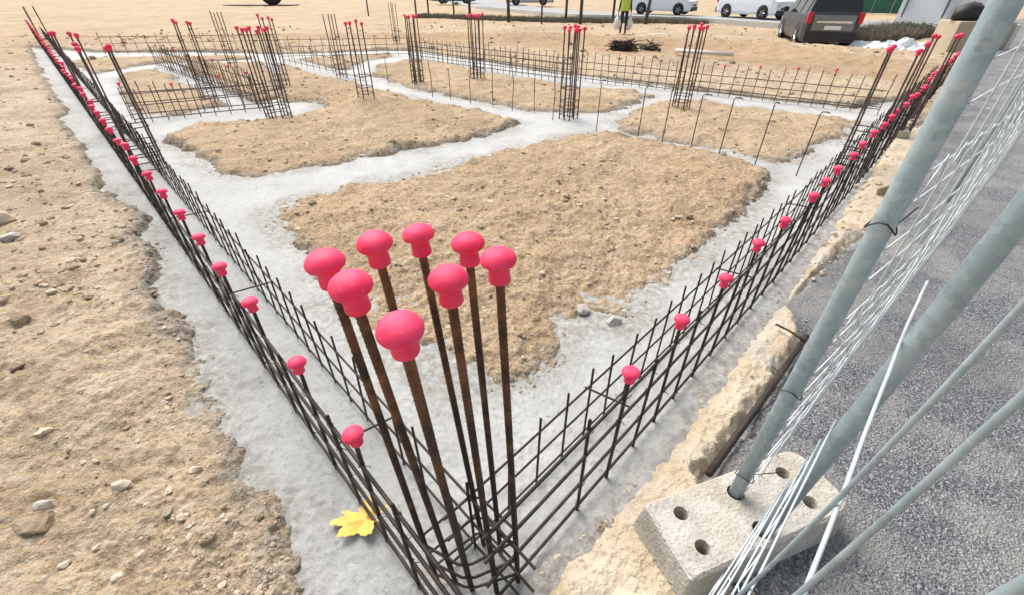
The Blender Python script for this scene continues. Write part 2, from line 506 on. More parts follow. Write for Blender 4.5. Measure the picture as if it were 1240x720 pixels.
def soil_fields(x, y):
    r = np.hypot(x, y)
    ds = np.full(x.shape, 5.0)
    tint = np.full(x.shape, .48)
    near = r < 30
    xs, ys = x[near], y[near]
    df = sdist(FOOT, xs, ys)
    d = -df
    t = np.full(xs.shape, .10)
    t = np.where(ys > 7, .10 + .38 * sstep(7, 12, ys), t)
    for i, isl in enumerate(ISL):
        di = sdist(isl, xs, ys)
        d = np.maximum(d, di)
        t = np.where(di > -.05, .72 if i in (0, 1) else .62, t)
    da = sdist(ASPHALT, xs, ys)
    dk = sdist(KERBP, xs, ys)
    d = np.minimum(d, -da - .02)
    d = np.minimum(d, -dk - .05)
    wob = .05 * fbm(xs, ys, 4, 3, 5) + .022 * fbm(xs, ys, 22, 3, 9)
    wob = wob * np.where(t > .55, 1.45, 1.0)
    ds[near] = np.clip(d + wob, -5, 5)
    tint[near] = t
    bd, side = seg_dist(BANK, xs, ys)
    face = np.exp(-(bd / .8) ** 2) * (ys > 6)
    tint[near] = np.maximum(tint[near], .12 + 1.0 * sstep(.3, .9, np.exp(-((bd - .6) / .9) ** 2) * (ys > 6)))
    up = np.zeros(x.shape)
    fade = np.maximum(sstep(9.5, 6, xs), sstep(17, 24, ys))
    up[near] = np.where(ys > 6, .08 * sstep(0, 1.4, np.where(side > 0, bd, 0)) * fade + .09 * np.exp(-((bd - 1.0) / .55) ** 2) * (side > 0) * fade, 0)
    # the lot behind the bank stays a little higher
    far = (~near) & (y > 10)
    up[far] = .08
    up = up - .60 * sstep(14, 22, y + .6 * np.maximum(x - 5, 0)) * (y > 6)
    isle = tint > .55
    edge = sstep(np.where(isle, -.08, -.03), np.where(isle, .12, .055), ds)
    rise = np.where(isle, .026, .048) + np.where(isle, .06, .03) * np.clip(ds, 0, .7)
    hf = np.clip(3.0 / np.maximum(r, .1), 0, 1)
    z = -.038 + edge * (.038 + rise + .028 * fbm(x, y, 1.2, 3, 21) + .017 * fbm(x, y, 5.5, 3, 31) + .011 * hf * fbm(x, y, 22, 3, 41) + .006 * hf * np.abs(fbm(x, y, 70, 2, 51))) + up * edge
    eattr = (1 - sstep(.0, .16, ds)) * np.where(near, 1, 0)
    return z, ds, tint, eattr

dense = np.linspace(R(-70), R(70), 720)
coarse = np.linspace(R(70), R(290), 60)[1:-1]
angs = np.concatenate([dense, coarse])
rads = np.concatenate([[.02, .15, .28], np.geomspace(.36, 26, 780), np.geomspace(26.5, 1500, 50)])
X, Y = polar(angs, rads)
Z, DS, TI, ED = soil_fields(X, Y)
Z = Z - .5 * sstep(150, 1500, np.hypot(X, Y))
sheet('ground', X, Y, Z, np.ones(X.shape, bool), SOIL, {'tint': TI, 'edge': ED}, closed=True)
GX, GY, GZ, GD = X, Y, Z, DS
def ground_z(x, y):
    z, d, t, e = soil_fields(np.array([x], float), np.array([y], float))
    return float(z[0])

# fresh concrete in the trenches
cx_, cy_ = polar(np.linspace(R(-66), R(66), 560), np.concatenate([[.1, .25], np.geomspace(.36, 20, 560)]))
cd = sdist(FOOT, cx_, cy_)
ins = cd.copy()
for isl in ISL:
    ins = np.minimum(ins, -sdist(isl, cx_, cy_))
cr = np.clip(2.5 / np.hypot(cx_, cy_), 0, 1)
cz = .008 * fbm(cx_, cy_, 2, 3, 3) + .0025 * np.abs(fbm(cx_, cy_, 9, 3, 7)) + .0025 * cr * fbm(cx_, cy_, 60, 2, 8)
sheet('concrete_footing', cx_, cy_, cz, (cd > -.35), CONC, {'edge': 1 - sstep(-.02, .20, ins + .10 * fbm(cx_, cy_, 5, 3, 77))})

# asphalt on the street side, ragged edge
ax_, ay_ = polar(np.linspace(R(8), R(100), 420), np.geomspace(.12, 45, 380))
ad = sdist(ASPHALT, ax_, ay_) + .018 * fbm(ax_, ay_, 9, 3, 61) + .01 * fbm(ax_, ay_, 40, 2, 62)
az = -.05 + sstep(-.015, .03, ad) * (.10 + .004 * fbm(ax_, ay_, 2.5, 3, 63) + .0015 * fbm(ax_, ay_, 60, 2, 64))
sheet('asphalt_pavement', ax_, ay_, az, ad > -.06, ASPH)

# rough old mortar strip between the footing and the asphalt
kx, ky = polar(np.linspace(R(2), R(62), 420), np.geomspace(.2, 10, 520))
kd = sdist(KERBP, kx, ky) + .014 * fbm(kx, ky, 8, 3, 71) + .012 * fbm(kx, ky, 30, 2, 72)
kz = -.05 + sstep(-.03, .07, kd) * (.104 + .012 * fbm(kx, ky, 3, 3, 73) + .007 * fbm(kx, ky, 15, 3, 74) + .004 * fbm(kx, ky, 60, 2, 75))
sheet('mortar_kerb', kx, ky, kz, kd > -.06, KERB)

# ------------------------------------------------------------------ rebar pieces
def unit_rod(name, m, sides=6):
    bm = bmesh.new()
    tube_into(bm, [(0, 0, 0), (0, 0, 1)], 1, sides)
    return bm_mesh(name, bm, m, True)
ROD = unit_rod('rod', STEEL, 8)
RODF = unit_rod('far_rod', FARSTEEL, 5)
def rod(name, a, b, r, parent, me):
    a, b = Vector(a), Vector(b)
    o = bpy.data.objects.new(name, me)
    COL.objects.link(o)
    d = b - a
    o.parent = parent
    o.location = a
    o.rotation_mode = 'QUATERNION'
    o.rotation_quaternion = d.to_track_quat('Z', 'Y')
    o.scale = (r, r, d.length)
    return o
def ribbed(name, length, r, m):
    bm = bmesh.new()
    n, sides = int(length / .0055), 10
    prev = None
    for i in range(n + 1):
        z = length * i / n
        ring = []
        for k in range(sides):
            a = 2 * math.pi * k / sides
            ph = (z / .011 + (.5 * math.sin(a))) * 2 * math.pi
            rr = r * (1 + (.10 if math.sin(ph) > .25 else -.02)) + (.0007 if k in (0, 5) else 0)
            ring.append(bm.verts.new((rr * math.cos(a), rr * math.sin(a), z)))
        if prev:
            for k in range(sides):
                bm.faces.new((prev[k], prev[(k + 1) % sides], ring[(k + 1) % sides], ring[k]))
        prev = ring
    bm.faces.new(prev)
    return bm_mesh(name, bm, m, True)

# mushroom cap: a domed head over a sleeve; origin at the bar's end inside the sleeve
HEAD = [(0, .0165), (.006, .0163), (.0125, .0152), (.0185, .0125), (.0234, .0080), (.0260, .0025), (.0262, -.0005), (.0252, -.0032), (.0222, -.0046), (.0175, -.0052), (.0152, -.0056)]
SLEEVE = [(.0152, -.0054), (.0150, -.0140), (.0156, -.0230), (.0162, -.0300), (.0164, -.0330), (.0160, -.0345), (.0104, -.0350), (.0092, -.0340)]
HEAD_ME = lathe('cap_head', HEAD, CAP, 28)
SLEEVE_ME = lathe('cap_sleeve', SLEEVE, CAP, 22)
CAP_ME = lathe('bar_cap', HEAD + SLEEVE[1:], CAP, 14)
FARCAP_ME = lathe('bar_cap', [(0, .021), (.016, .018), (.0255, .002), (.022, -.005), (.0155, -.007), (.0158, -.025)], CAP, 8)
def cap(p, label, group, tilt=(0, 0), me=CAP_ME, s=1.0):
    o = link('bar_cap', me, None, p)
    o.rotation_euler = (tilt[0] + rnd.gauss(0, .05), tilt[1] + rnd.gauss(0, .05), rnd.uniform(0, 6.28))
    o.scale = (s, s, s * rnd.uniform(.93, 1.05))
    return tag(o, label, 'bar cap', group)
def big_cap(p, label, group, direc):
    e = empty('bar_cap', p, label, 'bar cap', group)
    e.rotation_mode = 'QUATERNION'
    e.rotation_quaternion = direc.to_track_quat('Z', 'Y') @ Matrix.Rotation(rnd.uniform(0, 6), 3, 'Z').to_quaternion()
    link('cap_head', HEAD_ME, e)
    link('cap_sleeve', SLEEVE_ME, e)
    return e

# ------------------------------------------------------------------ the corner column
NC = empty('column_starter_bars', (*UV(.33, .46), 0), 'cluster of eight rusty starter bars rising from the near corner of the footing', 'starter bars', 'clusters of column starter bars')
near = [  # base, tip
    ((-0.215, 0.538), (-0.244, 0.485), 'pink-red mushroom cap on the leftmost bar of the near corner cluster'),
    ((-0.163, 0.538), (-0.191, 0.424), 'red mushroom cap overlapping the leftmost cap of the near corner cluster'),
    ((-0.113, 0.517), (-0.120, 0.357), 'largest, lowest red mushroom cap at the front of the near corner cluster'),
    ((-0.159, 0.653), (-0.199, 0.555), 'red mushroom cap second from left in the back row of the near cluster'),
    ((-0.084, 0.634), (-0.152, 0.630), 'topmost red mushroom cap of the near cluster, on its rearmost bar'),
    ((-0.042, 0.508), (-0.081, 0.461), 'red mushroom cap in the middle of the near cluster, below the upper row'),
    ((-0.033, 0.610), (-0.068, 0.591), 'red mushroom cap just left of the rightmost cap of the near cluster'),
    ((0.019, 0.534), (-0.019, 0.526), 'rightmost red mushroom cap of the near corner cluster'),
]
for i, (b_, t_, lab) in enumerate(near):
    zt = (1.10, 1.105, 1.095, 1.09, 1.065, 1.09, 1.07, 1.08)[i]
    a, t = Vector((*b_, -.03)), Vector((*t_, zt))
    d = t - a
    o = link('bar', ribbed('bar', d.length, .0069, RUST), None)
    o.rotation_mode = 'QUATERNION'
    o.rotation_quaternion = d.to_track_quat('Z', 'Y')
    o.parent = NC
    o.location = a - NC.location
    big_cap(t + d.normalized() * .004, lab, 'caps on the near corner bars', d.normalized())
def stirrup(parent, corners, r, m, z):
    bm = bmesh.new()
    pts = []
    n = len(corners)
    for i in range(n):
        p, q = Vector((*corners[i], z)), Vector((*corners[(i + 1) % n], z))
        pts += [p.lerp(q, .12), p.lerp(q, .5), p.lerp(q, .88)]
    pts.append(pts[0])
    tube_into(bm, pts, r, 6, False)
    o = link('stirrup', bm_mesh('stirrup', bm, m, True), parent)
    o.location = -parent.location
    return o
for z in (.07, .16, .27):
    k = z / 1.09
    cs = []
    for i, off in ((2, (-.012, -.012)), (7, (.012, -.012)), (4, (.012, .012)), (0, (-.012, .012))):
        b_, t_, _ = near[i]
        x = b_[0] + (t_[0] - b_[0]) * k
        y = b_[1] + (t_[1] - b_[1]) * k
        cs.append((x + (off[0] - off[1]) / 1.414, y + (off[0] + off[1]) / 1.414))
    stirrup(NC, cs, .004, STEEL, z)

# ------------------------------------------------------------------ the two wall cages meeting at the corner
kb_ = bmesh.new()
tube_into(kb_, [(.009 * math.cos(t), .009 * math.sin(t), .004 * math.sin(2 * t)) for t in (0, 1.2, 2.4, 3.6, 4.8, 6.0)] + [(.016, .006, .006), (.02, .010, .014)], .0013, 4)
KNOT = bm_mesh('wire_tie', kb_, TIEW)
def cage(label, s_first, step, outer, inner, v_end, cap_fn):
    """outer(s), inner(s) give the (x, y) of the outer and inner face at distance s along the wall."""
    e = empty('rebar_cage', (*outer(.5), 0), label, 'rebar cage', 'wall reinforcement cages')
    L = Vector(e.location)
    i = 0
    s = s_first
    while s < v_end:
        x, y = outer(s)
        capped = (i % 2 == 1)
        tz = (.52 if capped else .45) + rnd.gauss(0, .010)
        tilt = (rnd.gauss(0, .007), rnd.gauss(0, .007))
        o = rod('vertical_bar', Vector((x, y, -.03)) - L, Vector((x + tilt[0], y + tilt[1], tz)) - L, .0060 if capped else .0054, e, ROD)
        if capped:
            cap_fn((x + tilt[0], y + tilt[1], tz - .006), s, i // 2)
        i += 1
        s = s_first + step * i + rnd.gauss(0, .008)
    s = .52
    while s < v_end - .1:
        x, y = inner(s)
        tz = .345 + rnd.gauss(0, .008)
        rod('vertical_bar', Vector((x, y, -.03)) - L, Vector((x + rnd.gauss(0, .005), y + rnd.gauss(0, .005), tz)) - L, .0041, e, ROD)
        s += .137 + rnd.gauss(0, .004)
    for fn, zs, r in ((outer, (.03, .165, .30, .41), .0053), (inner, (.025, .155, .285), .0041)):
        for z in zs:
            s0 = .28
            while s0 < v_end:
                s1 = min(s0 + 6.0, v_end)
                j = rnd.gauss(0, .004)
                rod('horizontal_bar', Vector((*fn(s0), z + j)) - L, Vector((*fn(s1 + .15), z + rnd.gauss(0, .006))) - L, r, e, ROD)
                s0 = s1
    i = 0
    while s_first + step * i < 2.6:
        for z in (.03, .165, .30, .41):
            k = link('wire_tie', KNOT, e, Vector((*outer(s_first + step * i), z)) - L)
            k.rotation_euler = (rnd.uniform(0, 3), rnd.uniform(0, 3), rnd.uniform(0, 3))
        i += 1
    for s in np.arange(.92, v_end, 1.05):
        rod('spacer_bar', Vector((*outer(s), .30)) - L, Vector((*inner(s - .03), .295)) - L, .0035, e, ROD)
    return e
def lcap(p, s, i):
    far = i > 29
    if far:
        cap(p, 'one of the tiny red caps merging together far along the left wall cage', 'caps along the left wall cage', me=FARCAP_ME)
    else:
        cap(p, '%s red cap from the near corner along the left wall cage' % nth(i), 'caps along the left wall cage', me=CAP_ME)
def rcap(p, s, i):
    if i > 29:
        cap(p, 'one of the tiny red caps at the far end of the right wall cage', 'caps along the right wall cage', me=FARCAP_ME)
    else:
        cap(p, '%s red cap from the near corner along the right wall cage' % nth(i), 'caps along the right wall cage', me=CAP_ME)
lo = lambda s: UV(.170 + .019 * s, s)
li = lambda s: UV(.352 + .021 * s, s)
ro = lambda s: UV(s, .366 + .016 * s)
ri = lambda s: UV(s, .526 + .016 * s)
cage('long dark steel cage of the left wall running to the far left corner', .553, .1735, lo, li, 21.5, lcap)
cage('long dark steel cage of the right wall running beside the asphalt', .68, .1675, ro, ri, 10.6, rcap)

# ------------------------------------------------------------------ further columns
WHERE = {(-1, -1): 'frontmost', (1, 1): 'rearmost', (-1, 1): 'leftmost', (1, -1): 'rightmost', (-1, 0): 'front left', (0, -1): 'front right', (0, 1): 'back left', (1, 0): 'back right'}
def column(p, label, capped=True, h=.98, spread=.10, caplab=None, quad=False):
    e = empty('column_starter_bars', (*p, 0), label, 'starter bars', 'clusters of column starter bars')
    grid = [(a, b) for a in (-1, 0, 1) for b in (-1, 0, 1) if (a, b) != (0, 0)]
    if quad:
        grid = [(-1, -1), (1, -1), (-1, 1), (1, 1)]
    for a, b in grid:
        x, y = UV(a * spread, b * spread)
        lean = (rnd.gauss(0, .009), rnd.gauss(0, .009))
        hh = h + rnd.gauss(0, .015)
        rod('bar', (x, y, -.04), (x + lean[0], y + lean[1], hh), .0085, e, RODF)
        if capped:
            cap((p[0] + x + lean[0], p[1] + y + lean[1], hh), WHERE[(a, b)] + caplab, 'caps on the column bars', me=FARCAP_ME, s=1.0)
    for z in (.06, .14, .22, .36):
        q = spread + .012
        stirrup(e, [(p[0] + UV(a, b)[0], p[1] + UV(a, b)[1]) for a, b in ((-q, -q), (q, -q), (q, q), (-q, q))], .005, FARSTEEL, z)
cols = [
    ((-3.419, 4.058), 'cluster of capped starter bars a few metres along the left wall cage', 1, ' red cap on the bar cluster nearest along the left wall'),
    ((-4.555, 5.113), 'second capped bar cluster along the left wall cage, farther away', 1, ' small red cap on the second bar cluster along the left wall'),
    ((-10.837, 11.682), 'bare bar cluster at the far end of the left wall cage', 0, ''),
    ((3.129, 3.948), 'cluster of dark capped starter bars near the far end of the right wall cage', 1, ' red cap on the nearer bar cluster of the right wall'),
    ((4.275, 4.944), 'capped bar cluster farthest along the right wall, before the beige concrete block', 1, ' red cap in front of the beige concrete block'),
    ((0.716, 5.802), 'tall capped bar cluster at the crossing of strips in the middle', 1, ' red cap on the central bar cluster'),
    ((2.242, 6.154), 'capped bar cluster right of centre on the far strip', 1, ' red cap on the bar cluster right of centre'),
    ((-0.598, 8.304), 'capped bar cluster on the far strip just left of centre', 1, ' red cap on the far bar cluster left of centre'),
    ((-2.083, 6.692), 'capped bar cluster on the middle strip left of centre', 1, ' red cap on the bar cluster of the middle strip'),
    ((-2.958, 5.802), 'thick dark capped bar cluster at the end of the left inner strip', 1, ' red cap on the thick cluster of the left inner strip'),
    ((-3.688, 7.690), 'pale brown capped bar cluster just behind the thick dark one', 1, ' faint red cap just behind the thick left cluster'),
    ((-4.420, 6.840), 'capped bar cluster between the left wall and the thick dark cluster', 1, ' tiny red cap between left wall and thick cluster'),
    ((-5.484, 9.569), 'bare brown bar cluster without caps at the back left', 0, ''),
    ((-3.108, 8.769), 'narrow reddish bar cluster far back left of the centre', 0, ''),
    ((-1.593, 8.089), 'narrow capped bar cluster on the far strip beside the dark posts', 1, ' tiny red cap on the narrow far cluster'),
    ((-3.149, 13.676), 'faint brown bar cluster farthest back near the road', 0, ''),
]
for i, (p, lab, cp, cl) in enumerate(cols):
    column(p, lab, bool(cp), h=.98, spread={9: .115, 3: .10, 0: .10, 13: .06, 15: .06, 12: .06, 14: .07, 10: .07}.get(i, .082), caplab=cl, quad=i in (0, 1, 2, 3, 4, 10, 11, 8, 12, 13, 15))

# ------------------------------------------------------------------ inner wall meshes
def panel(p, q, label, step, h, rails, r=.0058, tip=0, tiplab='', jit=.012):
    e = empty('rebar_mesh', (*p, 0), label, 'rebar mesh', 'upright rebar meshes of the inner walls')
    P, Q = Vector((*p, 0)), Vector((*q, 0))
    n = max(2, int((Q - P).length / step))
    for i in range(n + 1):
        c = P.lerp(Q, i / n) - P
        lx, ly = rnd.gauss(0, jit), rnd.gauss(0, jit)
        hh = h + rnd.gauss(0, .02)
        rod('vertical_bar', (c.x, c.y, -.03), (c.x + lx, c.y + ly, hh), r, e, RODF)
        if tip and i % tip == 0:
            cap((P.x + c.x + lx, P.y + c.y + ly, hh), tiplab, 'caps on the inner meshes', me=FARCAP_ME, s=.8)
    for z in rails:
        rod('horizontal_bar', (0, 0, z), (*(Q - P).xy, z + rnd.gauss(0, .01)), r, e, RODF)
    return e
panel((-2.361, 11.428), (1.043, 8.640), 'dense rebar mesh on the far strip left of the central cluster', .135, .42, (.06, .15, .24, .33))
panel((1.171, 8.476), (2.696, 7.470), 'rebar mesh on the far strip between the central and right clusters', .135, .45, (.05, .10, .19, .30))
panel((2.754, 7.406), (4.803, 6.030), 'rebar mesh of spaced bars on the far strip right of centre', .15, .45, (.05, .10, .18, .28), tip=3, tiplab='one of the tiny red tips along the mesh right of centre')
panel((-2.261, 10.898), (1.000, 8.241), 'second, lower rebar mesh just in front of the far strip mesh', .15, .36, (.05, .18, .28))
panel((-5.258, 11.157), (-2.454, 11.710), 'rebar mesh at the back between the left clusters and the narrow one', .22, .42, (.06, .24, .38))
panel((-9.883, 12.006), (-5.899, 12.641), 'long faint rebar mesh across the back left', .24, .40, (.05, .22, .36), tip=4, tiplab='one of the tiny red tips along the faint back left mesh')
panel((-4.625, 5.574), (-3.253, 6.306), 'rebar mesh on the left inner strip ending at the thick cluster', .16, .44, (.05, .20, .33), tip=3, tiplab='one of the small red tips along the left inner strip mesh')
panel((-4.847, 5.815), (-3.409, 6.553), 'second rebar mesh close behind the left inner strip mesh', .16, .36, (.05, .18, .30))
panel((-6.977, 9.753), (-3.433, 6.452), 'rebar mesh running back from the thick dark cluster', .16, .42, (.05, .18, .32), tip=4, tiplab='one of the small red tips running back from the thick cluster')
panel((-7.429, 10.184), (-3.748, 6.873), 'slanting mesh behind the mesh that runs back from the thick cluster', .18, .38, (.05, .18, .30))
panel((-4.949, 10.650), (-2.636, 8.476), 'sparse rebar mesh between the thick left cluster and the middle strip', .26, .42, (.06, .28))
# single starter bars along the middle strip
singles = [((503, 105), (502, 87)), ((524, 118), (524, 92)), ((546, 121), (546, 97)), ((570, 126), (570, 99)), ((597, 130), (593, 89)), ((620, 135), (613, 82)), ((647, 137), (649, 90)), ((669, 146), (669, 92)), ((470, 101), (470, 80)), ((450, 98), (450, 76))]
SB = [
    ((-1.617, 7.945), .40), ((-1.202, 7.101), .48), ((-0.907, 6.929), .42), ((-0.592, 6.657), .44), ((-0.265, 6.452), .60), ((0.000, 6.212), .68), ((0.297, 6.120), .62), ((0.510, 5.733), .62), ((-2.142, 8.241), .38), ((-2.489, 8.476), .40)]
for k, (p, h) in enumerate(sorted(SB, key=lambda t: -t[0][0])):
    e = tube('starter_bar', [(0, 0, -.03), (rnd.gauss(0, .01), 0, h * .5), (rnd.gauss(0, .015), rnd.gauss(0, .01), h)], .0055, FARSTEEL, None, 6, (*p, 0))
    tag(e, '%s thin upright bar leftwards from the central cluster on the middle strip' % nth(k), 'starter bar', 'single bars along the middle strip')
HB = [((0.985, 5.243), .54), ((1.390, 4.912), .54), ((1.596, 4.701), .56), ((1.812, 4.450), .55), ((2.020, 4.245), .56), ((2.309, 4.077), .55), ((2.551, 3.793), .54)]
for k, (p, h) in enumerate(HB):
    hx = rnd.uniform(.05, .08)
    a = R(20 + rnd.uniform(-25, 25))
    c, s_ = math.cos(a), math.sin(a)
    pts = [(0, 0, -.03), (0, 0, h * .5), (0, 0, h - .02), (.006 * c, .006 * s_, h - .005), (.02 * c, .02 * s_, h), (hx * c, hx * s_, h - .006), ((hx + .01) * c, (hx + .01) * s_, h - .015)]
    e = tube('starter_bar', pts, .0052, FARSTEEL, None, 6, (*p, 0))
    tag(e, '%s hooked upright bar rightwards from the central cluster on the middle strip' % nth(k), 'starter bar', 'hooked bars along the middle strip')

# ------------------------------------------------------------------ temporary fence on the street side
def rot2(p, a):
    c, s = math.cos(a), math.sin(a)
    return (p[0] * c - p[1] * s, p[0] * s + p[1] * c)
BA = Vector((*(0.384, 0.671), 0))
bang = math.atan2(.17, .48)
BL, BW, BH = .575, .215, .13
FB = empty('fence_block', (BA.x, BA.y, .047), 'pale pitted concrete foot with round holes holding two fence poles', 'fence block', rz=bang)
def loc2(p):
    return rot2((p[0] - BA.x, p[1] - BA.y), -bang)
holes = [loc2(q) for q in ((0.482, 0.642), (0.511, 0.550), (0.664, 0.704), (0.691, 0.596), (0.836, 0.768), (0.869, 0.674))]
def foot_mesh():
    bm = bmesh.new()
    out = []
    rc = .05
    y1, y0 = 0.0, -BW
    for cx, cy, a0, rr in ((.012, y1 - .012, 180, .012), (.012, y0 + .012, 270, .012), (BL - rc, y0 + rc, 0, rc), (BL - rc, y1 - rc, 90, rc)):
        for k in range(6):
            a = R(a0 + (-90 if a0 == 180 else 0) + (0))
            ang = {180: 90 + 90 * k / 5, 270: 180 + 90 * k / 5, 0: 270 + 90 * k / 5, 90: 0 + 90 * k / 5}[a0]
            out.append((cx + rr * math.cos(R(ang)), cy + rr * math.sin(R(ang))))
    def loop(pts, z):
        vs = [bm.verts.new((x, y, z)) for x, y in pts]
        return vs, [bm.edges.new((vs[i], vs[(i + 1) % len(vs)])) for i in range(len(vs))]
    hr = .0205
    hl = [[(hx + (.0245 if i in (2, 3) else hr) * math.cos(2 * math.pi * k / 16), hy + (.0245 if i in (2, 3) else hr) * math.sin(2 * math.pi * k / 16)) for k in range(16)] for i, (hx, hy) in enumerate(holes)]
    ci = lambda d: [(x + (d if x < BL / 2 else -d), y + (-d if y > -BW / 2 else d)) for x, y in out]
    top, te = loop(ci(.008), BH)
    mid, me_ = loop(out, BH - .009)
    bot, be = loop(ci(-.012), 0)
    edges = list(te)
    tops = []
    for h in hl:
        vs, es = loop(h, BH)
        tops.append(vs)
        edges += es
    bmesh.ops.triangle_fill(bm, use_beauty=True, edges=edges)
    n = len(out)
    for A, B in ((top, mid), (mid, bot)):
        for i in range(n):
            bm.faces.new((A[i], A[(i + 1) % n], B[(i + 1) % n], B[i]))
    for vs, h in zip(tops, hl):
        lowv = [bm.verts.new((x, y, .012)) for x, y in h]
        for i in range(16):
            bm.faces.new((vs[i], vs[(i + 1) % 16], lowv[(i + 1) % 16], lowv[i]))
        bm.faces.new(lowv)
    return bm_mesh('block', bm, BLOCK)
link('block', foot_mesh(), FB)

def fence_panel(p, ang, L, label, z0, zs, vstep, sag, rp=.0245, lean=(0, 0), wr=.0019, vr=.0021, ts=None, low=0, rend=None):
    e = empty('mesh_fence', (*p, 0), label, 'mesh fence', 'mesh fence panels on the street side')
    d = Vector((math.cos(ang), math.sin(ang), 0))
    nrm = Vector((-d.y, d.x, 0))
    H2 = 2.0
    lv = Vector((lean[0], lean[1], 0))
    P = lambda t, z: d * t + lv * z + nrm * (sag * math.sin(math.pi * min(1, max(0, t / L))) * math.sin(math.pi * min(1, z / 2.0)) + low * math.exp(-z / .35) * min(1, t / .5)) + Vector((0, 0, z))
    wo = nrm * -(rp + wr)
    for t, r_ in ((0, rp), (L, rend or rp)):
        tube('post', [P(t, .07), P(t, .7), P(t, 1.4), P(t, 2.05)], r_, GALV, e, 20)
    for z in zs:
        n = 26
        jit = rnd.uniform(-.006, .006)
        a0 = low and (-.27 if z == .87 else -.05)
        tube('mesh_wire', [wo + P(a0 + (L - a0) * i / n, z + jit + .003 * math.sin(i * 1.7 + z * 9)) for i in range(n + 1)], wr * (1.35 if z == .87 else 1), WIRE, e, 6)
    for z in (zs[0:6:2] if low else zs[0:14:4]):
        n = int(min(L, 1.2 if low else 3.4) / .055)
        tube('mesh_wire', [wo + P(.03 + .055 * i, z - .004 + (.068 if i % 2 else 0)) for i in range(n)], wr * .75, WIRE, e, 5)
    for t in (ts or np.arange(vstep, L - .03, vstep)):
        tube('mesh_wire', [P(t, z0 + (2.0 - z0) * k / 10) + wo * 1.25 for k in range(11)], vr, WIRE if vr < .003 else GALV, e, 8)
    return e
hor = []
z = .25
zsA = [.14, .20, .30, .36, .46, .52, .62, .68, .78, .84, .94, 1.0, 1.1, 1.16, 1.26, 1.32, 1.45, 1.6, 1.75, 1.9]
FA = fence_panel((0.664, 0.704), R(42.0), 3.5, 'galvanised mesh fence panel receding beside the right wall cage',   .12, zsA, .11, -.09, wr=.0015, vr=.0017, rp=.0188, rend=.008)
FBp = fence_panel((0.691, 0.596), R(44.6 + 180), 2.2, 'galvanised mesh fence panel coming towards the viewer at the right edge', .12, [.15, .21, .29, .35, .46, .52, .60, .87, 1.4, 1.9], .135, .02, rp=.0190, lean=(.045, -.012), wr=.0021, vr=.0031, ts=[.44, .58, .73, 1.6, 1.9], low=-.05)
# wire ties round the poles
def ring_pts(c, r, ax, n=12, lift=.0):
    return [c + Vector((r * math.cos(2 * math.pi * k / n), r * math.sin(2 * math.pi * k / n), lift * math.sin(4 * math.pi * k / n))) for k in range(n + 1)]
for z, tail in ((.62, (-.05, .06, .02)), (.27, (.10, .02, -.02)), (1.05, (.05, .03, .02))):
    pts = ring_pts(Vector((0, 0, z)), .024, 0, 12, .012)
    pts.append(pts[-1] + Vector(tail))
    tube('wire_tie', pts, .0015, TIEW, FA, 5)

# dark steel bar lying along the edge of the asphalt
a, b = Vector((*(1.365, 1.523), .08)), Vector((*(0.658, 0.829), .07))
o = tube('steel_bar', [(0, 0, 0), (b - a) * .5 + Vector((.004, 0, -.004)), b - a], .0125, STEEL, None, 8, a)
tag(o, 'thick dark steel bar lying on the mortar edge beside the fence foot', 'steel bar')
a, b = Vector((*(1.275, 1.620), .07)), Vector((*(1.320, 1.472), .095))
o = tube('steel_offcut', [(0, 0, 0), (b - a) * .5 + Vector((0, 0, .006)), b - a], .005, STEEL, None, 6, a)
tag(o, 'short thin dark rod lying across the end of the steel bar', 'steel rod')

# ------------------------------------------------------------------ maple leaf on the concrete
def leaf_mesh():
    tips = [(-150, .046), (-132, .034), (-112, .056), (-92, .050), (-72, .036), (-52, .054), (-36, .070), (-22, .048), (-10, .064), (0, .078), (12, .060), (24, .046), (38, .070), (54, .052), (74, .034), (94, .052), (112, .058), (134, .032), (150, .042), (180, .016)]
    vs, fs = [(0, 0, .010)], []
    rings = 4
    def prof(a):
        best = 0
        for (a0, r0), (a1, r1) in zip(tips, tips[1:] + [(tips[0][0] + 360, tips[0][1])]):
            aa = a if a >= a0 else a + 360
            if a0 <= aa <= a1:
                t = (aa - a0) / (a1 - a0)
                return r0 + (r1 - r0) * t
        return .03
    N = 84
    for j in range(1, rings + 1):
        for k in range(N):
            a = -150 + 360 * k / N
            rr = prof(a) * (j / rings) * (1 + .05 * math.sin(k * 2.3))
            x, y = rr * math.cos(R(a)), rr * math.sin(R(a))
            z = .010 + .35 * abs(y) * (j / rings) * .6 + .010 * math.sin(a * .05 + 1) * j / rings - .12 * max(0, x) * (j / rings) ** 2
            vs.append((x, y, max(.002, z)))
    for k in range(N):
        fs.append((0, 1 + k, 1 + (k + 1) % N))
    for j in range(rings - 1):
        for k in range(N):
            a0 = 1 + j * N
            fs.append((a0 + k, a0 + N + k, a0 + N + (k + 1) % N, a0 + (k + 1) % N))
    return mesh('blade', vs, fs, LEAF, True)
LP = (-0.472, 0.704)
LF = empty('fallen_leaf', (*LP, .004), 'yellow and orange maple leaf lying on the concrete by the corner', 'leaf')
lb = link('blade', leaf_mesh(), LF)
lb.rotation_euler = (.22, -.1, R(190))
lb.scale = (1.4, 1.3, 1.3)
tube('leaf_stalk', [(0, 0, .012), (.03, .015, .014), (.06, .035, .006)], .0014, LEAF, LF, 5)
for i, (p, s, lab) in enumerate([((-0.410, 0.759), .20, 'scrap of yellow leaf caught under the left cage bars near the maple leaf'), ((0.102, 2.300), .22, 'small yellow leaf on the middle soil plot right of the near caps')]):
    o = link('leaf_scrap', lb.data, None, (*p, ground_z(*p) + .004 if i else .006))
    o.scale = (s, s, s)
    o.rotation_euler = (.2, .1, i * 2.1)
    tag(o, lab, 'leaf')

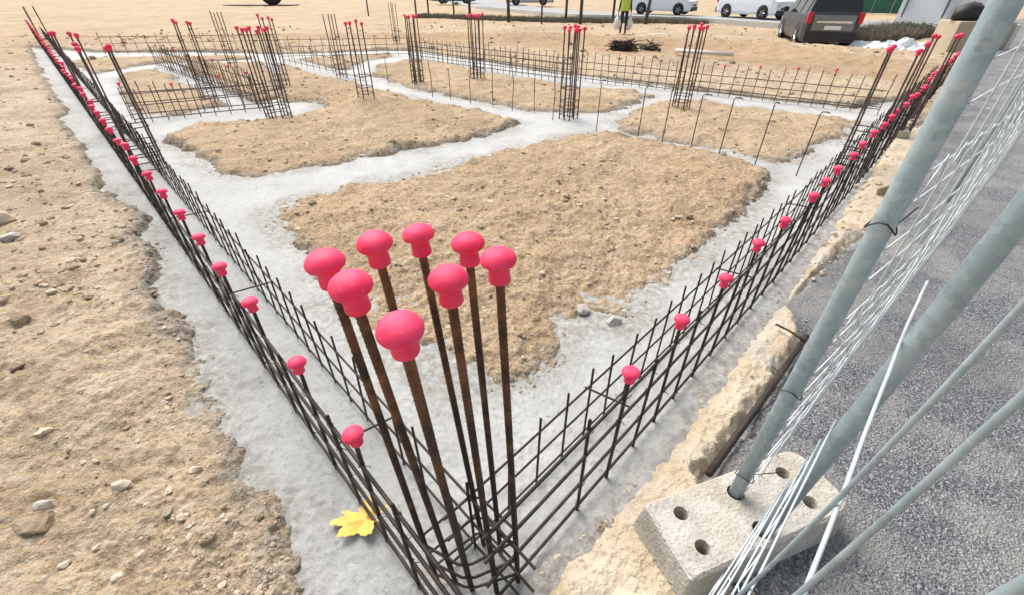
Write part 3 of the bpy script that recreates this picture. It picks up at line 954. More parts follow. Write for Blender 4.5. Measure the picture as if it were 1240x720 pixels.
# ------------------------------------------------------------------ stones
def stone_mesh(seed, flat_=.55, sub=2, m=STONE, amp=.22):
    rr = random.Random(seed)
    bm = bmesh.new()
    bmesh.ops.create_icosphere(bm, subdivisions=sub, radius=1)
    planes = [(Vector((rr.gauss(0, 1), rr.gauss(0, 1), rr.gauss(0, 1))).normalized(), rr.uniform(.42, .8)) for _ in range(13)]
    for v in bm.verts:
        for nrm, d in planes:
            k = v.co.dot(nrm)
            if k > d:
                v.co -= nrm * (k - d)
        v.co *= 1 + rr.uniform(-.05, .05) * amp * 3
        v.co.z *= flat_
    return bm_mesh('stone', bm, m)
near_stones = [
    ((-1.291, 0.793), .036, .020, 35, STONE, 'pale angular stone lying alone on the left soil'),
    ((-1.475, 0.679), .075, .030, 20, BSTONE, 'large flat brown stone half buried at the lower left'),
    ((-1.507, 0.737), .034, .022, 25, GSTONE, 'grey stone just above the large flat brown stone'),
    ((-0.901, 0.694), .018, .013, 60, STONE, 'small cream pebble near the soil edge at lower left'),
    ((-1.006, 0.694), .014, .010, 10, STONE, 'tiny cream pebble left of the cream pebble by the edge'),
    ((-1.236, 0.615), .022, .014, 30, STONE, 'long pale pebble below the pale angular stone'),
    ((-1.300, 0.564), .020, .013, 40, STONE, 'pale pebble near the bottom left edge'),
    ((-1.119, 0.529), .024, .015, 50, STONE, 'bright pale pebble at the bottom of the left soil'),
    ((-3.562, 2.783), .10, .06, 0, STONE, 'large pale stone at the left edge beside the upper left soil'),
    ((-3.271, 2.509), .075, .045, 30, GSTONE, 'rounded pale stone below the large stone at the left edge'),
    ((-1.744, 1.012), .035, .02, 20, STONE, 'flat pale stone left of the pale angular stone'),
    ((-1.092, 0.860), .025, .018, 20, STONE, 'pale stone near the ragged concrete edge at left'),
    ((0.513, 1.712), .050, .040, 20, GSTONE, 'grey concrete lump at the right tip of the middle plot'),
    ((0.373, 1.801), .055, .035, 20, GSTONE, 'grey concrete lump beside the lower right edge of the middle plot'),
    ((1.011, 1.286), .014, .010, 30, GSTONE, 'small grey pebble on the mortar strip'),
    ((0.621, 2.487), .028, .018, 70, STONE, 'pale stone on the right half of the middle plot'),
    ((0.490, 2.958), .03, .018, 10, STONE, 'pale stone near the centre of the middle plot'),
    ((2.917, 3.245), .09, .07, 20, BSTONE, 'yellow-brown rock beside the far fence side of the right wall'),
    ((4.660, 5.278), .10, .08, 60, STONE, 'pale rock at the outer foot of the right wall cage'),
    ((4.212, 4.820), .12, .07, 10, GSTONE, 'grey slab fragment at the outer foot of the right wall cage'),
]
for i, (p, a, h, rz, m, lab) in enumerate(near_stones):
    on_kerb = lab.endswith('mortar strip') or 'right wall' in lab
    zz = .062 if on_kerb else max(.0, ground_z(*p))
    o = link('stone', stone_mesh(100 + i, 1.0, 2, m), None, (*p, zz + h * .25))
    o.scale = (a, a * .66, h)
    o.rotation_euler = (rnd.uniform(-.15, .15), rnd.uniform(-.15, .15), R(rz))
    tag(o, lab, 'stone')

def scatter(name, pts, sizes, m, seed, kind='stuff'):
    vs, fs = [], []
    rr = random.Random(seed)
    protos = []
    for k in range(6):
        bm = bmesh.new()
        bmesh.ops.create_icosphere(bm, subdivisions=1, radius=1)
        for v in bm.verts:
            v.co *= rr.uniform(.7, 1.15)
        bm.verts.ensure_lookup_table()
        protos.append((np.array([v.co[:] for v in bm.verts]), [[v.index for v in f.verts] for f in bm.faces]))
        bm.free()
    V, Fc = [], []
    off = 0
    for (x, y, z), s in zip(pts, sizes):
        pv, pf = protos[rr.randrange(6)]
        a = rr.uniform(0, 6.28)
        c, sn = math.cos(a), math.sin(a)
        sc = np.array([s, s * rr.uniform(.55, .95), s * rr.uniform(.4, .75)])
        w = pv * sc
        w = np.stack([w[:, 0] * c - w[:, 1] * sn + x, w[:, 0] * sn + w[:, 1] * c + y, w[:, 2] + z + s * .1], -1)
        V.append(w)
        Fc += [[j + off for j in f] for f in pf]
        off += len(pv)
    me = mesh(name, np.concatenate(V), Fc, m)
    o = link(name, me)
    o['kind'] = kind
    return o
nr = np.random.default_rng(5)
def sample_soil(n, rmax, seed):
    g_ = np.random.default_rng(seed)
    r = .45 * (rmax / .45) ** g_.random(n)
    a = R(-62) + R(124) * g_.random(n)
    x, y = r * np.sin(a), r * np.cos(a)
    z, d, t, e = soil_fields(x, y)
    k = d > .06
    # clumps
    k &= (t < .55) | (g_.random(n) < .4)
    k &= (fbm(x, y, 1.7, 3, 91) + g_.random(n) * 1.2) > .35
    return np.stack([x, y, z], -1)[k], r[k]
p1, r1 = sample_soil(16000, 9, 1)
scatter('pale_gravel', p1, np.clip(np.random.default_rng(2).lognormal(-5.55, .55, len(p1)) * np.clip(r1 * .7, .8, 2.5), .0015, .03), STONE, 3)
p2, r2 = sample_soil(11000, 9, 4)
p3, r3 = sample_soil(14000, 30, 14)
k3 = (r3 > 5) & (r3 < 30)
p3, r3 = p3[k3], r3[k3]
scatter('far_clods', p3, np.clip(np.random.default_rng(16).lognormal(-4.0, .55, len(p3)) * np.clip(r3 / 9, .6, 2.2), .008, .11), BSTONE, 17)
scatter('soil_clods', p2, np.clip(np.random.default_rng(6).lognormal(-5.2, .6, len(p2)) * np.clip(r2 * .7, .8, 2.5), .002, .045), SOIL, 7)
# crumbs along the ragged edges of the pour
ge = np.random.default_rng(8)
rr_ = .45 * (14 / .45) ** ge.random(60000)
aa_ = R(-62) + R(124) * ge.random(60000)
ex, ey = rr_ * np.sin(aa_), rr_ * np.cos(aa_)
ez, ed_, et, ee = soil_fields(ex, ey)
k = (np.abs(ed_ - .02) < .04) & (ge.random(60000) < .5)
scatter('edge_crumbs', np.stack([ex, ey, np.maximum(ez, 0)], -1)[k][:9000], np.clip(ge.lognormal(-5.5, .5, int(k.sum())) * np.clip(rr_[k] * .6, .8, 2.2), .002, .03)[:9000], BSTONE, 9)
# rubble on the mortar strip and the asphalt edge
gk = np.random.default_rng(12)
rk = .5 * (8 / .5) ** gk.random(9000)
ak = R(2) + R(60) * gk.random(9000)
x_, y_ = rk * np.sin(ak), rk * np.cos(ak)
kk = sdist(KERBP, x_, y_)
sel = ((np.abs(kk + .005) < .02) & (gk.random(9000) < .25)) | ((kk > 0) & (gk.random(9000) < .04)) | ((kk > -.02) & (rk > 2.6) & (gk.random(9000) < .5))
scatter('mortar_rubble', np.stack([x_, y_, np.full(9000, .055)], -1)[sel], np.clip(gk.lognormal(-4.95, .55, 9000)[sel] * np.clip(rk[sel] * .5, .7, 2.2), .002, .04), KERB, 13)

# ------------------------------------------------------------------ street, vehicles and the rest of the background
def strip(name, line_a, line_b, z, m):
    vs = [(*p, z) for p in line_a] + [(*p, z) for p in line_b]
    n = len(line_a)
    o = link(name, mesh(name, vs, [(i, i + 1, n + i + 1, n + i) for i in range(n - 1)], m))
    o['kind'] = 'structure'
    return o
RZ = -.33
road_near = [(-22, 95), (-9, 66), (-3, 46), (4.267, 33.320), (10.302, 30.541), (13.600, 25.869), (16.550, 23.016), (40, 15)]
road_far = [(-2, 66), (2, 48), (4.4, 41), (8, 37), (13, 34), (22, 28.5), (44, 16)]
strip('road', road_far, road_near, RZ, ROADM)
kb = bmesh.new()
for (ax, ay), (bx, by) in zip(road_near[1:], road_near[2:]):
    dx, dy = bx - ax, by - ay
    L = math.hypot(dx, dy)
    nx, ny = dy / L * .18, -dx / L * .18
    q = [kb.verts.new(v) for v in ((ax, ay, RZ - .3), (bx, by, RZ - .3), (bx - nx * -1, by - ny * -1, RZ - .3), (ax + nx, ay + ny, RZ - .3))]
    q2 = [kb.verts.new(v.co + Vector((0, 0, .42))) for v in q]
    kb.faces.new(q2)
    for i in range(4):
        kb.faces.new((q[i], q[(i + 1) % 4], q2[(i + 1) % 4], q2[i]))
o = link('road_kerb', bm_mesh('road_kerb', kb, KERBW))
o['kind'] = 'structure'

def prism(bm, pts, y0, y1, taper=None):
    A = [bm.verts.new((x, y0, z)) for x, z in pts]
    B = [bm.verts.new((x, y1, z)) for x, z in pts]
    n = len(pts)
    bm.faces.new(A[::-1])
    bm.faces.new(B)
    for i in range(n):
        bm.faces.new((A[i], A[(i + 1) % n], B[(i + 1) % n], B[i]))
WHEEL_ME = {}
def wheel(parent, x, y, r, w):
    e = bpy.data.objects.new('wheel', None)
    COL.objects.link(e)
    e.parent = parent
    e.location = (x, y, r)
    s = 1 if y > 0 else -1
    t = lathe('tyre', [(r * .62, -w / 2), (r * .92, -w / 2), (r, -w * .36), (r, w * .36), (r * .92, w / 2), (r * .62, w / 2)], RUBBER, 24)
    o = link('tyre', t, e)
    o.rotation_euler = (R(90), 0, 0)
    bm = bmesh.new()
    bmesh.ops.create_cone(bm, cap_ends=True, segments=20, radius1=r * .63, radius2=r * .63, depth=w * .8)
    for k in range(5):
        a = 2 * math.pi * k / 5
        p = Vector((math.cos(a), math.sin(a), 0))
        tube_into(bm, [p * r * .1 + Vector((0, 0, w * .43)), p * r * .56 + Vector((0, 0, w * .43))], r * .09, 4)
    rm = link('rim', bm_mesh('rim', bm, RIM), e)
    rm.rotation_euler = (R(-90 * s), 0, 0)
    return e
def vehicle(label, cat, name, loc, rz, L, Wd, top, belt, paint, wheels, wr, side_w, glass_front, glass_rear, rear=True, group=None):
    """top: [(x, z)] outline of bonnet, roof and back from nose (+x) to tail; belt: z of the window line."""
    e = empty(name, loc, label, cat, group, rz)
    bm = bmesh.new()
    hw = Wd / 2
    secs = []
    for x, z in top:
        zb = min(z, belt)
        end = min(1, (L / 2 - abs(x)) / .25 + .0)
        w = hw * (1 - .10 * (1 - max(0, min(1, end))) )
        wt = w * (1 - .22 * max(0, z - belt) / .6)
        ring = [(-w * .93, .22), (-w, .36), (-w * 1.0, zb * .72), (-w * .965, zb), (-wt, z - .03 if z > belt else zb), (-wt * .85, z + .012), (0, z + .035)]
        ring = ring + [(-a, b) for a, b in ring[-2::-1]]
        secs.append([bm.verts.new((x, y, zz)) for y, zz in ring])
    for A, B in zip(secs, secs[1:]):
        for k in range(len(A) - 1):
            bm.faces.new((A[k], A[k + 1], B[k + 1], B[k]))
        bm.faces.new((A[-1], A[0], B[0], B[-1]))
    bm.faces.new(secs[0])
    bm.faces.new(secs[-1][::-1])
    bmesh.ops.remove_doubles(bm, verts=bm.verts, dist=.001)
    link('body', bm_mesh('body', bm, paint, False), e)
    hmax = max(z for x, z in top)
    for s in (-1, 1):
        for x0, x1 in side_w:
            zt = hmax - .13
            zb = belt + .03
            y0 = s * (hw * .965 + .006)
            y1 = s * (hw * (1 - .22 * (zt - belt) / .6) + .010)
            sh = .16
            link('side_window', mesh('side_window', [(x0, y0, zb), (x1, y0, zb), (x1 + (sh if x1 < x0 else -sh) * 0, y1, zt), (x0 - sh, y1, zt), ], [(0, 1, 2, 3)], GLASS), e)
        for x in wheels:
            wheel(e, x, s * (hw - .08), wr, .2)
            bm = bmesh.new()
            bmesh.ops.create_cone(bm, cap_ends=True, segments=20, radius1=wr * 1.16, radius2=wr * 1.16, depth=.02)
            a = link('wheel_arch', bm_mesh('wheel_arch', bm, BLACKP), e)
            a.rotation_euler = (R(90), 0, 0)
            a.location = (x, s * (hw + .0), wr + .03)
    for nm, (xa, za, xb, zb) in (('windscreen', glass_front), ('rear_window', glass_rear)):
        sx = .012 if nm == 'windscreen' else -.012
        wa, wb = hw * .86, hw * .72
        link(nm, mesh(nm, [(xa + sx, -wa, za + .02), (xa + sx, wa, za + .02), (xb + sx, wb, zb), (xb + sx, -wb, zb)], [(0, 1, 2, 3)], GLASS), e)
    xn, xt = top[0][0], top[-1][0]
    for s in (-1, 1):
        ylo, yhi = sorted((s * hw * .62, s * hw * .93))
        box('headlight', (xn - .10, ylo, .62), (xn + .02, yhi, .78), HEADL, e, .02)
        ylo, yhi = sorted((s * hw * .80, s * hw * .97))
        box('tail_light', (xt - .03, ylo, .78), (xt + .10, yhi, 1.12), LAMP, e, .02)
    box('front_bumper', (xn - .05, -hw * .9, .22), (xn + .05, hw * .9, .46), BLACKP, e, .03)
    box('grille', (xn - .02, -hw * .5, .5), (xn + .03, hw * .5, .6), BLACKP, e, .01)
    box('rear_bumper', (xt - .06, -hw * .92, .26), (xt + .06, hw * .92, .52), BLACKP, e, .03)
    box('number_plate', (xt - .085, -.26, .60), (xt - .03, .26, .72), PLATE, e)
    return e
MPV = [(2.3, .62), (2.28, .86), (1.9, .98), (1.35, 1.06), (.55, 1.62), (.1, 1.74), (-1.2, 1.76), (-1.95, 1.70), (-2.12, 1.15), (-2.25, 1.0), (-2.28, .6)]
HATCH = [(2.05, .58), (2.03, .74), (1.7, .86), (1.0, .95), (.25, 1.38), (-.2, 1.46), (-1.0, 1.45), (-1.55, 1.32), (-1.95, .98), (-2.02, .9), (-2.04, .55)]
SALOON = [(2.2, .58), (2.18, .74), (1.8, .84), (1.1, .92), (.35, 1.36), (-.1, 1.44), (-.8, 1.43), (-1.5, 1.05), (-2.15, 1.0), (-2.22, .55)]
SMALLVAN = [(2.1, .6), (2.08, .86), (1.75, 1.0), (1.3, 1.1), (.65, 1.68), (.3, 1.78), (-1.9, 1.8), (-2.05, 1.76), (-2.1, .6)]
# grey people carrier standing on the lot, seen from behind
vl, vr = Vector((10.996, 19.367)), Vector((12.046, 18.190))
rearmid = (vl + vr) / 2
va = R(73)
GV = vehicle('dark grey people carrier seen from behind, parked on the bare lot', 'car', 'parked_car', (rearmid.x + 1.35 * math.cos(va), rearmid.y + 1.35 * math.sin(va), ground_z(rearmid.x, rearmid.y) - .01), va,
             4.56, 1.78, MPV, 1.0, GREYP, (1.4, -1.35), .34, [(.95, .2), (.1, -.85), (-.95, -1.75)], (1.3, 1.1, .62, 1.56), (-2.16, 1.08, -1.97, 1.66))
box('tailgate', (-2.30, -.66, .56), (-2.20, .66, 1.03), flat('grey_green_panel', (.17, .185, .18), .3, .3, .12), GV, .03)
box('trim_strip', (-2.325, -.55, .80), (-2.24, .55, .86), CHROME, GV)
for s in (-1, 1):
    lo_, hi_ = sorted((s * .93, s * 1.12))
    box('wing_mirror', (.85, lo_, 1.0), (1.02, hi_, 1.17), BLACKP, GV, .03)
# white cars on the road
wa, wb = Vector((9.572, 36.121)), Vector((11.117, 35.138))
m_ = (wa + wb) / 2
sc = (wb - wa).length
ra = math.atan2((wb - wa).y, (wb - wa).x)
vehicle('white hatchback in side view on the road behind the walking person', 'car', 'parked_car', (*m_, RZ), ra, 4.1, 1.72, HATCH, .92, WHITEP, (1.25, -1.25), .31, [(.75, -.05), (-.12, -.9), (-.98, -1.4)], (.95, .98, .3, 1.34), (-1.9, 1.0, -1.58, 1.3), group='cars along the road')
p = Vector((15.422, 30.180))
vehicle('white small van on the road just left of the grey people carrier', 'van', 'parked_van', (p.x - .75, p.y + 1.4, RZ), R(-62), 4.2, 1.78, SMALLVAN, 1.05, WHITEP, (1.3, -1.25), .32, [(.95, .2), (.1, -.6)], (1.25, 1.15, .72, 1.62), (-2.09, 1.1, -2.06, 1.65), group='cars along the road')
wa, wb = Vector((0.574, 51.910)), Vector((2.844, 49.944))
m_ = (wa + wb) / 2
vehicle('silver car cut by the top edge of the picture, on the far side', 'car', 'parked_car', (m_.x, m_.y, RZ), R(178), 4.3, 1.75, SALOON, .92, SILVP, (1.3, -1.3), .32, [(.8, .0), (-.1, -.8)], (1.05, .95, .4, 1.32), (-1.5, 1.08, -.85, 1.4), group='cars along the road')
p = Vector((-5.545, 54.034))
vehicle('teal car barely showing at the top edge, left of the silver car', 'car', 'parked_car', (p.x - .4, p.y + 1.0, RZ), R(176), 4.2, 1.75, HATCH, .92, TEALP, (1.25, -1.25), .31, [(.75, -.05), (-.12, -.9)], (.95, .98, .3, 1.34), (-1.9, 1.0, -1.58, 1.3), group='cars along the road')
# tyre on a dark sheet, far left
tp = (-24.391, 53.411)
ty = empty('loose_tyre', (*tp, ground_z(*tp) + .42), 'black tyre standing on a dark sheet at the top edge left of centre', 'tyre')
t_ = lathe('tread', [(.30, -.16), (.52, -.17), (.60, -.10), (.60, .10), (.52, .17), (.30, .16), (.30, -.16)], RUBBER, 28)
o = link('tread', t_, ty)
o.rotation_euler = (R(90), 0, R(20))
bm = bmesh.new()
bmesh.ops.create_cone(bm, cap_ends=True, segments=20, radius1=.31, radius2=.31, depth=.12)
o = link('hub', bm_mesh('hub', bm, BLACKP), ty)
o.rotation_euler = (R(90), 0, R(20))
ty.scale = (1.8, 1.8, 1.8)
ty.location.z = ground_z(*tp) + 1.08
sp = (-25.488, 53.411)
o = box('dark_sheet', (-3.6, -.9, 0), (3.4, .9, .06), SHEET, None, .01, (*sp, ground_z(*sp) + .02))
tag(o, 'dark flat sheet on the ground under the black tyre', 'sheet')

# ------------------------------------------------------------------ person walking with white bags
def skin_body(name, chains, m, loc=(0, 0, 0), sub=2, parent=None):
    verts, edges, rad, key = [], [], [], {}
    for ch in chains:
        prev = None
        for (p, r) in ch:
            k = tuple(round(c, 4) for c in p)
            if k not in key:
                key[k] = len(verts)
                verts.append(p)
                rad.append(r)
            i = key[k]
            if prev is not None and prev != i:
                edges.append((prev, i))
            prev = i
    me = bpy.data.meshes.new(name)
    me.from_pydata(verts, edges, [])
    o = bpy.data.objects.new(name, me)
    COL.objects.link(o)
    md = o.modifiers.new('Skin', 'SKIN')
    md.use_smooth_shade = True
    for v, r in zip(me.skin_vertices[0].data, rad):
        v.radius = (r, r) if not hasattr(r, '__len__') else r
        v.use_root = False
    me.skin_vertices[0].data[0].use_root = True
    sb = o.modifiers.new('Sub', 'SUBSURF')
    sb.levels = sb.render_levels = sub
    dg = bpy.context.evaluated_depsgraph_get()
    nm = bpy.data.meshes.new_from_object(o.evaluated_get(dg))
    bpy.data.objects.remove(o)
    nm.materials.clear()
    nm.materials.append(m)
    return link(name, nm, parent, loc)
pp = (4.931, 22.617)
PE = empty('person', (*pp, ground_z(*pp)), 'person in dark clothes and yellow-green vest carrying white bags', 'person', rz=R(170))
pel = (0, 0, .95)
def arm(s):
    wr_ = (s * .27, .04, .80)
    ch = [[((0, 0, 1.38), .10), ((s * .17, 0, 1.40), .062), ((s * .22, -.02, 1.12), .047), (wr_, .030)]]
    return ch
def leg(s, fx):
    return [[(pel, .14), ((s * .09, 0, .88), .092), ((s * .095, fx * .5 + .03, .48), .062), ((s * .10, fx, .09), .045), ((s * .11, fx + .13, .045), .042)]]
body = skin_body('body', [[(pel, .14), ((0, .01, 1.15), .135), ((0, 0, 1.38), .12), ((0, 0, 1.48), .052)]] + arm(-1) + arm(1) + leg(-1, .16) + leg(1, -.14), CLOTH, parent=PE)
head = skin_body('head', [[((0, .01, 1.46), .05), ((0, .015, 1.54), .060), ((0, .02, 1.62), .080), ((0, .01, 1.69), .072)], [((0, .02, 1.62), .080), ((0, .105, 1.605), .014)], [((0, .02, 1.62), .08), ((.083, .0, 1.62), .015)], [((0, .02, 1.62), .08), ((-.083, .0, 1.62), .015)]], SKIN, parent=PE)
for s in (-1, 1):
    bm = bmesh.new()
    bmesh.ops.create_icosphere(bm, subdivisions=1, radius=.011)
    link('eye', bm_mesh('eye', bm, HAIR, True), PE, (s * .03, .093, 1.635))
bm = bmesh.new()
bmesh.ops.create_uvsphere(bm, u_segments=14, v_segments=10, radius=.092)
bmesh.ops.delete(bm, geom=[v for v in bm.verts if v.co.z < -.01 and v.co.y > -.02 or v.co.z < -.05], context='VERTS')
link('hair', bm_mesh('hair', bm, HAIR, True), PE, (0, 0, 1.655))
box('mouth', (-.022, .090, 1.570), (.022, .098, 1.577), LAMP, PE)
for s in (-1, 1):
    palm = (s * .27, .045, .77)
    chains = [[((s * .27, .04, .80), .026), (palm, .024), ((s * .27, .05, .735), .022)]]
    for k in range(4):
        y = .022 + .019 * k
        l = (.055, .066, .070, .060)[3 - k]
        chains.append([((s * .27, .05, .735), .022), ((s * .268, y, .715), .009), ((s * .258, y, .715 - l * .55), .0085), ((s * .240, y, .715 - l * .7), .008)])
    chains.append([(palm, .024), ((s * .250, .078, .745), .009), ((s * .240, .085, .715), .008)])
    skin_body('hand', chains, SKIN, sub=1, parent=PE)
# vest follows the trunk
bm = bmesh.new()
rings = []
for z, rx, ry in ((.86, .205, .165), (1.0, .20, .16), (1.15, .195, .16), (1.3, .205, .158), (1.42, .17, .13), (1.47, .09, .085)):
    rings.append([bm.verts.new((rx * math.cos(2 * math.pi * k / 20), ry * math.sin(2 * math.pi * k / 20) + .005, z)) for k in range(20)])
for A, B in zip(rings, rings[1:]):
    for k in range(20):
        bm.faces.new((A[k], A[(k + 1) % 20], B[(k + 1) % 20], B[k]))
link('vest', bm_mesh('vest', bm, HIVIS, True), PE)
def bag(loc, lab, sx):
    bm = bmesh.new()
    bmesh.ops.create_icosphere(bm, subdivisions=3, radius=1)
    rr = random.Random(int(sx * 1000))
    for v in bm.verts:
        k = 1 - .55 * max(0, v.co.z)
        w = .10 * math.sin(v.co.x * 7 + sx * 9) * math.cos(v.co.z * 6) + .08 * math.sin(v.co.y * 11 + v.co.z * 5)
        v.co = Vector((v.co.x * .15 * k * sx, v.co.y * .12 * k, v.co.z * .25)) * (1 + w + rr.uniform(-.05, .05))
    e = empty('carrier_bag', loc, lab, 'bag')
    link('sack', bm_mesh('sack', bm, BAGM, True), e)
    tube('bag_handle', [(-.05, 0, .22), (0, 0, .34), (.05, 0, .22)], .008, BAGM, e, 5)
gz = ground_z(*pp)
for s, lab in ((1, 'full white bag in the left hand of the walking person'), (-1, 'bulging white bag in the right hand of the walking person')):
    q = rot2((s * .27, .05), R(170))
    bag((pp[0] + q[0], pp[1] + q[1], gz + .42), lab, 1 + .15 * s)

# ------------------------------------------------------------------ posts along the road
posts = [((-6.626, 35.748), 2.0, .05, 'thin'), ((-5.925, 36.747), 2.0, .05, 'thin'), ((-3.999, 35.748), 1.8, .05, 'thin'), ((-2.768, 33.898), 2.3, .07, 'thick'), ((-0.193, 29.993), 2.4, .075, 'thick'), ((1.663, 28.664), 1.3, .04, 'thin'),
         ((3.136, 29.993), 1.9, .06, 'thin'), ((3.834, 28.664), 2.4, .075, 'thick'), ((6.159, 31.446), 1.9, .06, 'thin'), ((7.483, 28.664), .9, .08, 'short'), ((-9.939, 35.748), 1.6, .04, 'thin')]
posts.sort(key=lambda t: t[0][0] / t[0][1])
for i, (p, h, w, kd) in enumerate(posts):
    h, w = h * 1.3, w * 1.25
    o = tube('fence_post', [(0, 0, -.2), (rnd.gauss(0, .02), 0, h * .5), (rnd.gauss(0, .04), 0, h)], [w, w * .95, w * .85], TIMBER, None, 7, (*p, ground_z(*p)))
    tag(o, '%s dark post by the road, %s from the left of the row' % (kd, nth(i)), 'post', 'dark posts along the road')
# verge of dry grass between lot and road
def tufts(name, pts, h, m, seed, blades=7):
    pa = np.array(pts)
    pts = np.stack([pa[:, 0], pa[:, 1], soil_fields(pa[:, 0], pa[:, 1])[0] - .01], -1).tolist()
    rr = random.Random(seed)
    vs, fs = [], []
    for (x, y, z) in pts:
        for _ in range(blades):
            a = rr.uniform(0, 6.28)
            l = h * rr.uniform(.5, 1.2)
            w = .018
            bx, by = x + rr.uniform(-.12, .12), y + rr.uniform(-.12, .12)
            tx, ty_ = bx + .5 * l * math.cos(a), by + .5 * l * math.sin(a)
            i = len(vs)
            vs += [(bx - w * math.sin(a), by + w * math.cos(a), z), (bx + w * math.sin(a), by - w * math.cos(a), z), (tx, ty_, z + l)]
            fs.append((i, i + 1, i + 2))
    o = link(name, mesh(name, vs, fs, m))
    o['kind'] = 'stuff'
    return o
gv = np.random.default_rng(31)
tp_ = []
A_ = [Vector((-6.512, 33.898)), Vector((0.000, 30.703)), Vector((4.720, 29.314)), Vector((11.086, 28.664))]
for i in range(3600):
    t = gv.random() * 3
    k = min(2, int(t))
    q = A_[k].lerp(A_[k + 1], t - k)
    d_ = abs(gv.normal(0, 1)) * 1.1
    tp_.append((q.x + d_ * .15, q.y + d_, 0))
tufts('verge_grass', tp_, .22, GRASS, 32)
tp_ = []
B_ = [Vector((12.830, 18.671)), Vector((15.075, 19.846)), Vector((17.953, 21.653))]
for i in range(1500):
    t = gv.random() * 2
    k = min(1, int(t))
    q = B_[k].lerp(B_[k + 1], t - k)
    d_ = abs(gv.normal(0, 1)) * 1.6
    tp_.append((q.x + d_ * .4, q.y + d_, 0))
tufts('weedy_verge', tp_, .42, GRASS, 33)

# brushwood heap and root stump on the bank
def heap(p, label, cat, name, n, spread, h, seed):
    rr = random.Random(seed)
    e = empty(name, (*p, ground_z(*p)), label, cat)
    bm = bmesh.new()
    for _ in range(n):
        a = rr.uniform(0, 6.28)
        c = Vector((rr.gauss(0, spread * .4), rr.gauss(0, spread * .3), rr.uniform(.0, h * .7)))
        d = Vector((math.cos(a), math.sin(a), rr.uniform(-.2, .7))) * rr.uniform(.08, .22)
        tube_into(bm, [c - d, c + Vector((0, 0, rr.uniform(-.02, .04))), c + d], rr.uniform(.005, .013), 4)
    link('branches', bm_mesh('branches', bm, TWIG), e)
    bm = bmesh.new()
    bmesh.ops.create_icosphere(bm, subdivisions=2, radius=1)
    for v in bm.verts:
        v.co = Vector((v.co.x * spread * .75, v.co.y * spread * .55, v.co.z * h * .6)) * rr.uniform(.8, 1.1)
    link('root_mass', bm_mesh('root_mass', bm, TWIG), e)
heap((2.722, 12.189), 'heap of dark brushwood in front of the earth bank', 'brush heap', 'brush_heap', 220, .33, .26, 3)
heap((3.455, 12.352), 'small dark root stump right of the brushwood heap', 'stump', 'root_stump', 40, .26, .18, 4)
# pale pipe on the ground
a, b = Vector((*(3.695, 11.196), .17)), Vector((*(4.714, 10.501), .17))
o = tube('plastic_pipe', [(0, 0, 0), b - a], .04, PIPEW, None, 10, a)
tag(o, 'long pale pipe lying on the ground behind the cluster right of centre', 'pipe')
o = box('timber_scrap', (-.3, -.08, 0), (.3, .08, .1), PIPEW, None, .01, (*(4.944, 17.234), ground_z(*(4.944, 17.234)) - .02))
tag(o, 'pale scrap of board lying beside the bank right of the person', 'board')

# beige concrete block with a black bag on it
bp = Vector((11.208, 12.641))
CB = empty('concrete_block', (bp.x, bp.y, ground_z(bp.x, bp.y) - .06), 'beige concrete block at the top right corner of the lot', 'concrete block', rz=R(-8))
box('block', (-.12, 0, -.2), (1.15, .8, .78), BEIGE, CB, .03)
box('pale_edge_strip', (1.152, -.03, 0), (1.24, .5, .72), KERBW, CB, .01)
bm = bmesh.new()
bmesh.ops.create_icosphere(bm, subdivisions=2, radius=1)
rr = random.Random(9)
for v in bm.verts:
    v.co = Vector((v.co.x * .40, v.co.y * .25, max(-.16, v.co.z * .26))) * rr.uniform(.85, 1.12)
o = link('black_bag', bm_mesh('black_bag', bm, BLACKP, True), None, (bp.x + .25, bp.y + .35, ground_z(bp.x, bp.y) - .06 + .78 + .155))
tag(o, 'black bag lying on top of the beige concrete block', 'bag')
# crumpled pale sheeting
def sheet_heap(p, sx, sy, h, label, seed):
    rr = random.Random(seed)
    N = 22
    vs, fs = [], []
    for j in range(N + 1):
        for i in range(N + 1):
            u, v = i / N * 2 - 1, j / N * 2 - 1
            e = max(0, 1 - max(abs(u), abs(v)) ** 2)
            z = h * e ** .7 * (.55 + .45 * math.sin(u * 5 + seed) * math.cos(v * 4)) + .06 * e * rr.uniform(-1, 1) + .02
            vs.append((u * sx + rr.uniform(-.04, .04), v * sy + rr.uniform(-.04, .04), max(-.02, z)))
    for j in range(N):
        for i in range(N):
            k = j * (N + 1) + i
            fs.append((k, k + 1, k + N + 2, k + N + 1))
    o = link('plastic_sheet', mesh('plastic_sheet', vs, fs, TARP), None, (*p, ground_z(*p)))
    o.rotation_euler = (0, 0, R(-20))
    tag(o, label, 'plastic sheet')
sheet_heap((11.894, 14.980), 1.0, .7, .42, 'crumpled pale plastic sheet heaped left of the beige concrete block', 2)
sheet_heap((12.839, 17.644), .9, .35, .35, 'low strip of pale sheeting on the verge behind the crumpled heap', 5)
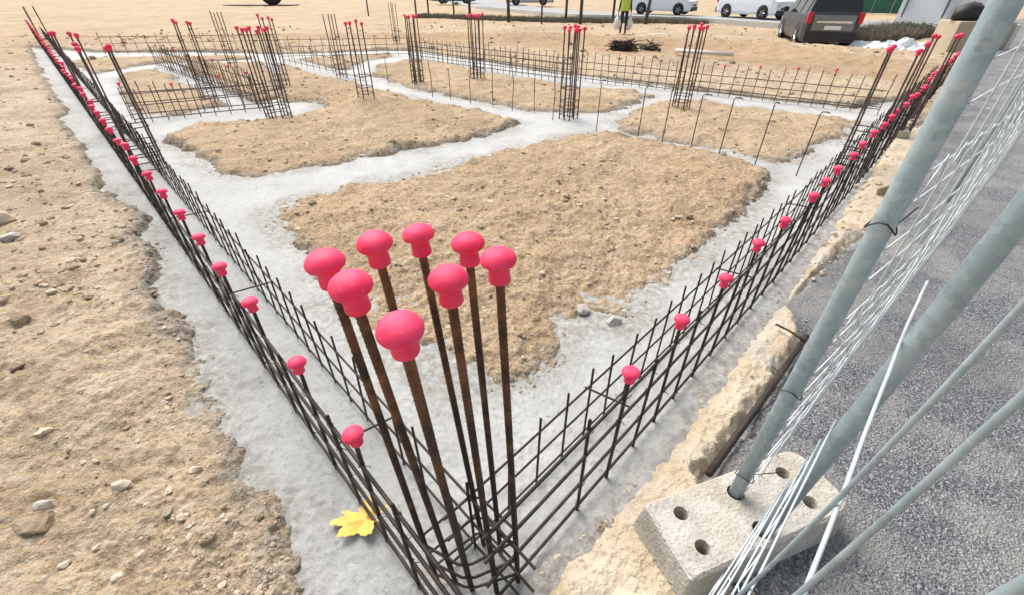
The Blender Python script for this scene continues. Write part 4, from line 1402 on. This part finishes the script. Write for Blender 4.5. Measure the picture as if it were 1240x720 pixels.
# white boards and green hoarding behind
def board(p, w, h, th, rz, m, name, label, lean=0):
    e = empty(name, (*p, ground_z(*p) - .05), label, name.replace('_', ' ').split()[-1], rz=rz)
    o = box('board', (-w / 2, -th / 2, 0), (w / 2, th / 2, h), m, e, .01)
    o.rotation_euler = (lean, 0, 0)
    for s in (-1, 1):
        box('prop', (s * w * .4 - .03, th / 2, 0), (s * w * .4 + .03, th / 2 + .4, h * .8), TIMBER, e)
    return e
board((23.543, 29.657), 2.3, 1.9, .06, R(-36), BOARDW, 'white_board', 'slanted white board standing behind the crumpled sheet', R(-12))
board((25.723, 28.971), 2.6, 2.2, .06, R(-38), BOARDW, 'white_board', 'white board at the top right, behind the black bag', 0)
HO = empty('green_hoarding', (*(27.501, 38.696), -.42), 'dark green hoarding at the top edge behind the grey people carrier', 'hoarding', rz=R(-38))
for k in range(7):
    box('panel', (-4.2 + k * 1.2 + .006, -.03 - .02 * (k % 2), 0), (-4.2 + (k + 1) * 1.2 - .006, .03 - .02 * (k % 2), 2.2), GREENH, HO, .01)
# shrubs behind the sheeting
def shrub(p, r, h, label, seed):
    rr = random.Random(seed)
    e = empty('shrub', (*p, ground_z(*p)), label, 'shrub', 'shrubs on the verge at top right')
    bm = bmesh.new()
    for _ in range(10):
        a = rr.uniform(0, 6.28)
        tube_into(bm, [(0, 0, 0), (r * .5 * math.cos(a), r * .5 * math.sin(a), h * rr.uniform(.5, .9))], [.015, .006], 4)
    link('stems', bm_mesh('stems', bm, TWIG), e)
    vs, fs = [], []
    for _ in range(900):
        d = Vector((rr.gauss(0, 1), rr.gauss(0, 1), rr.gauss(0, 1))).normalized() * rr.random() ** .4
        c = Vector((d.x * r, d.y * r, h * .5 + d.z * h * .5))
        a = Vector((rr.gauss(0, 1), rr.gauss(0, 1), rr.gauss(0, 1))).normalized()
        b_ = a.orthogonal().normalized()
        i = len(vs)
        s = rr.uniform(.03, .06)
        vs += [tuple(c + a * s), tuple(c + b_ * s * .5), tuple(c - a * s), tuple(c - b_ * s * .5)]
        fs.append((i, i + 1, i + 2, i + 3))
    link('foliage', mesh('foliage', vs, fs, BUSHM), e)
shrub((14.614, 20.513), .7, .5, 'low dark shrub on the verge right behind the grey people carrier', 1)
shrub((17.090, 22.305), .7, .55, 'dark shrub below the slanted white board', 2)
shrub((17.799, 21.830), .7, .5, 'dark shrub on the verge beside the beige concrete block', 3)
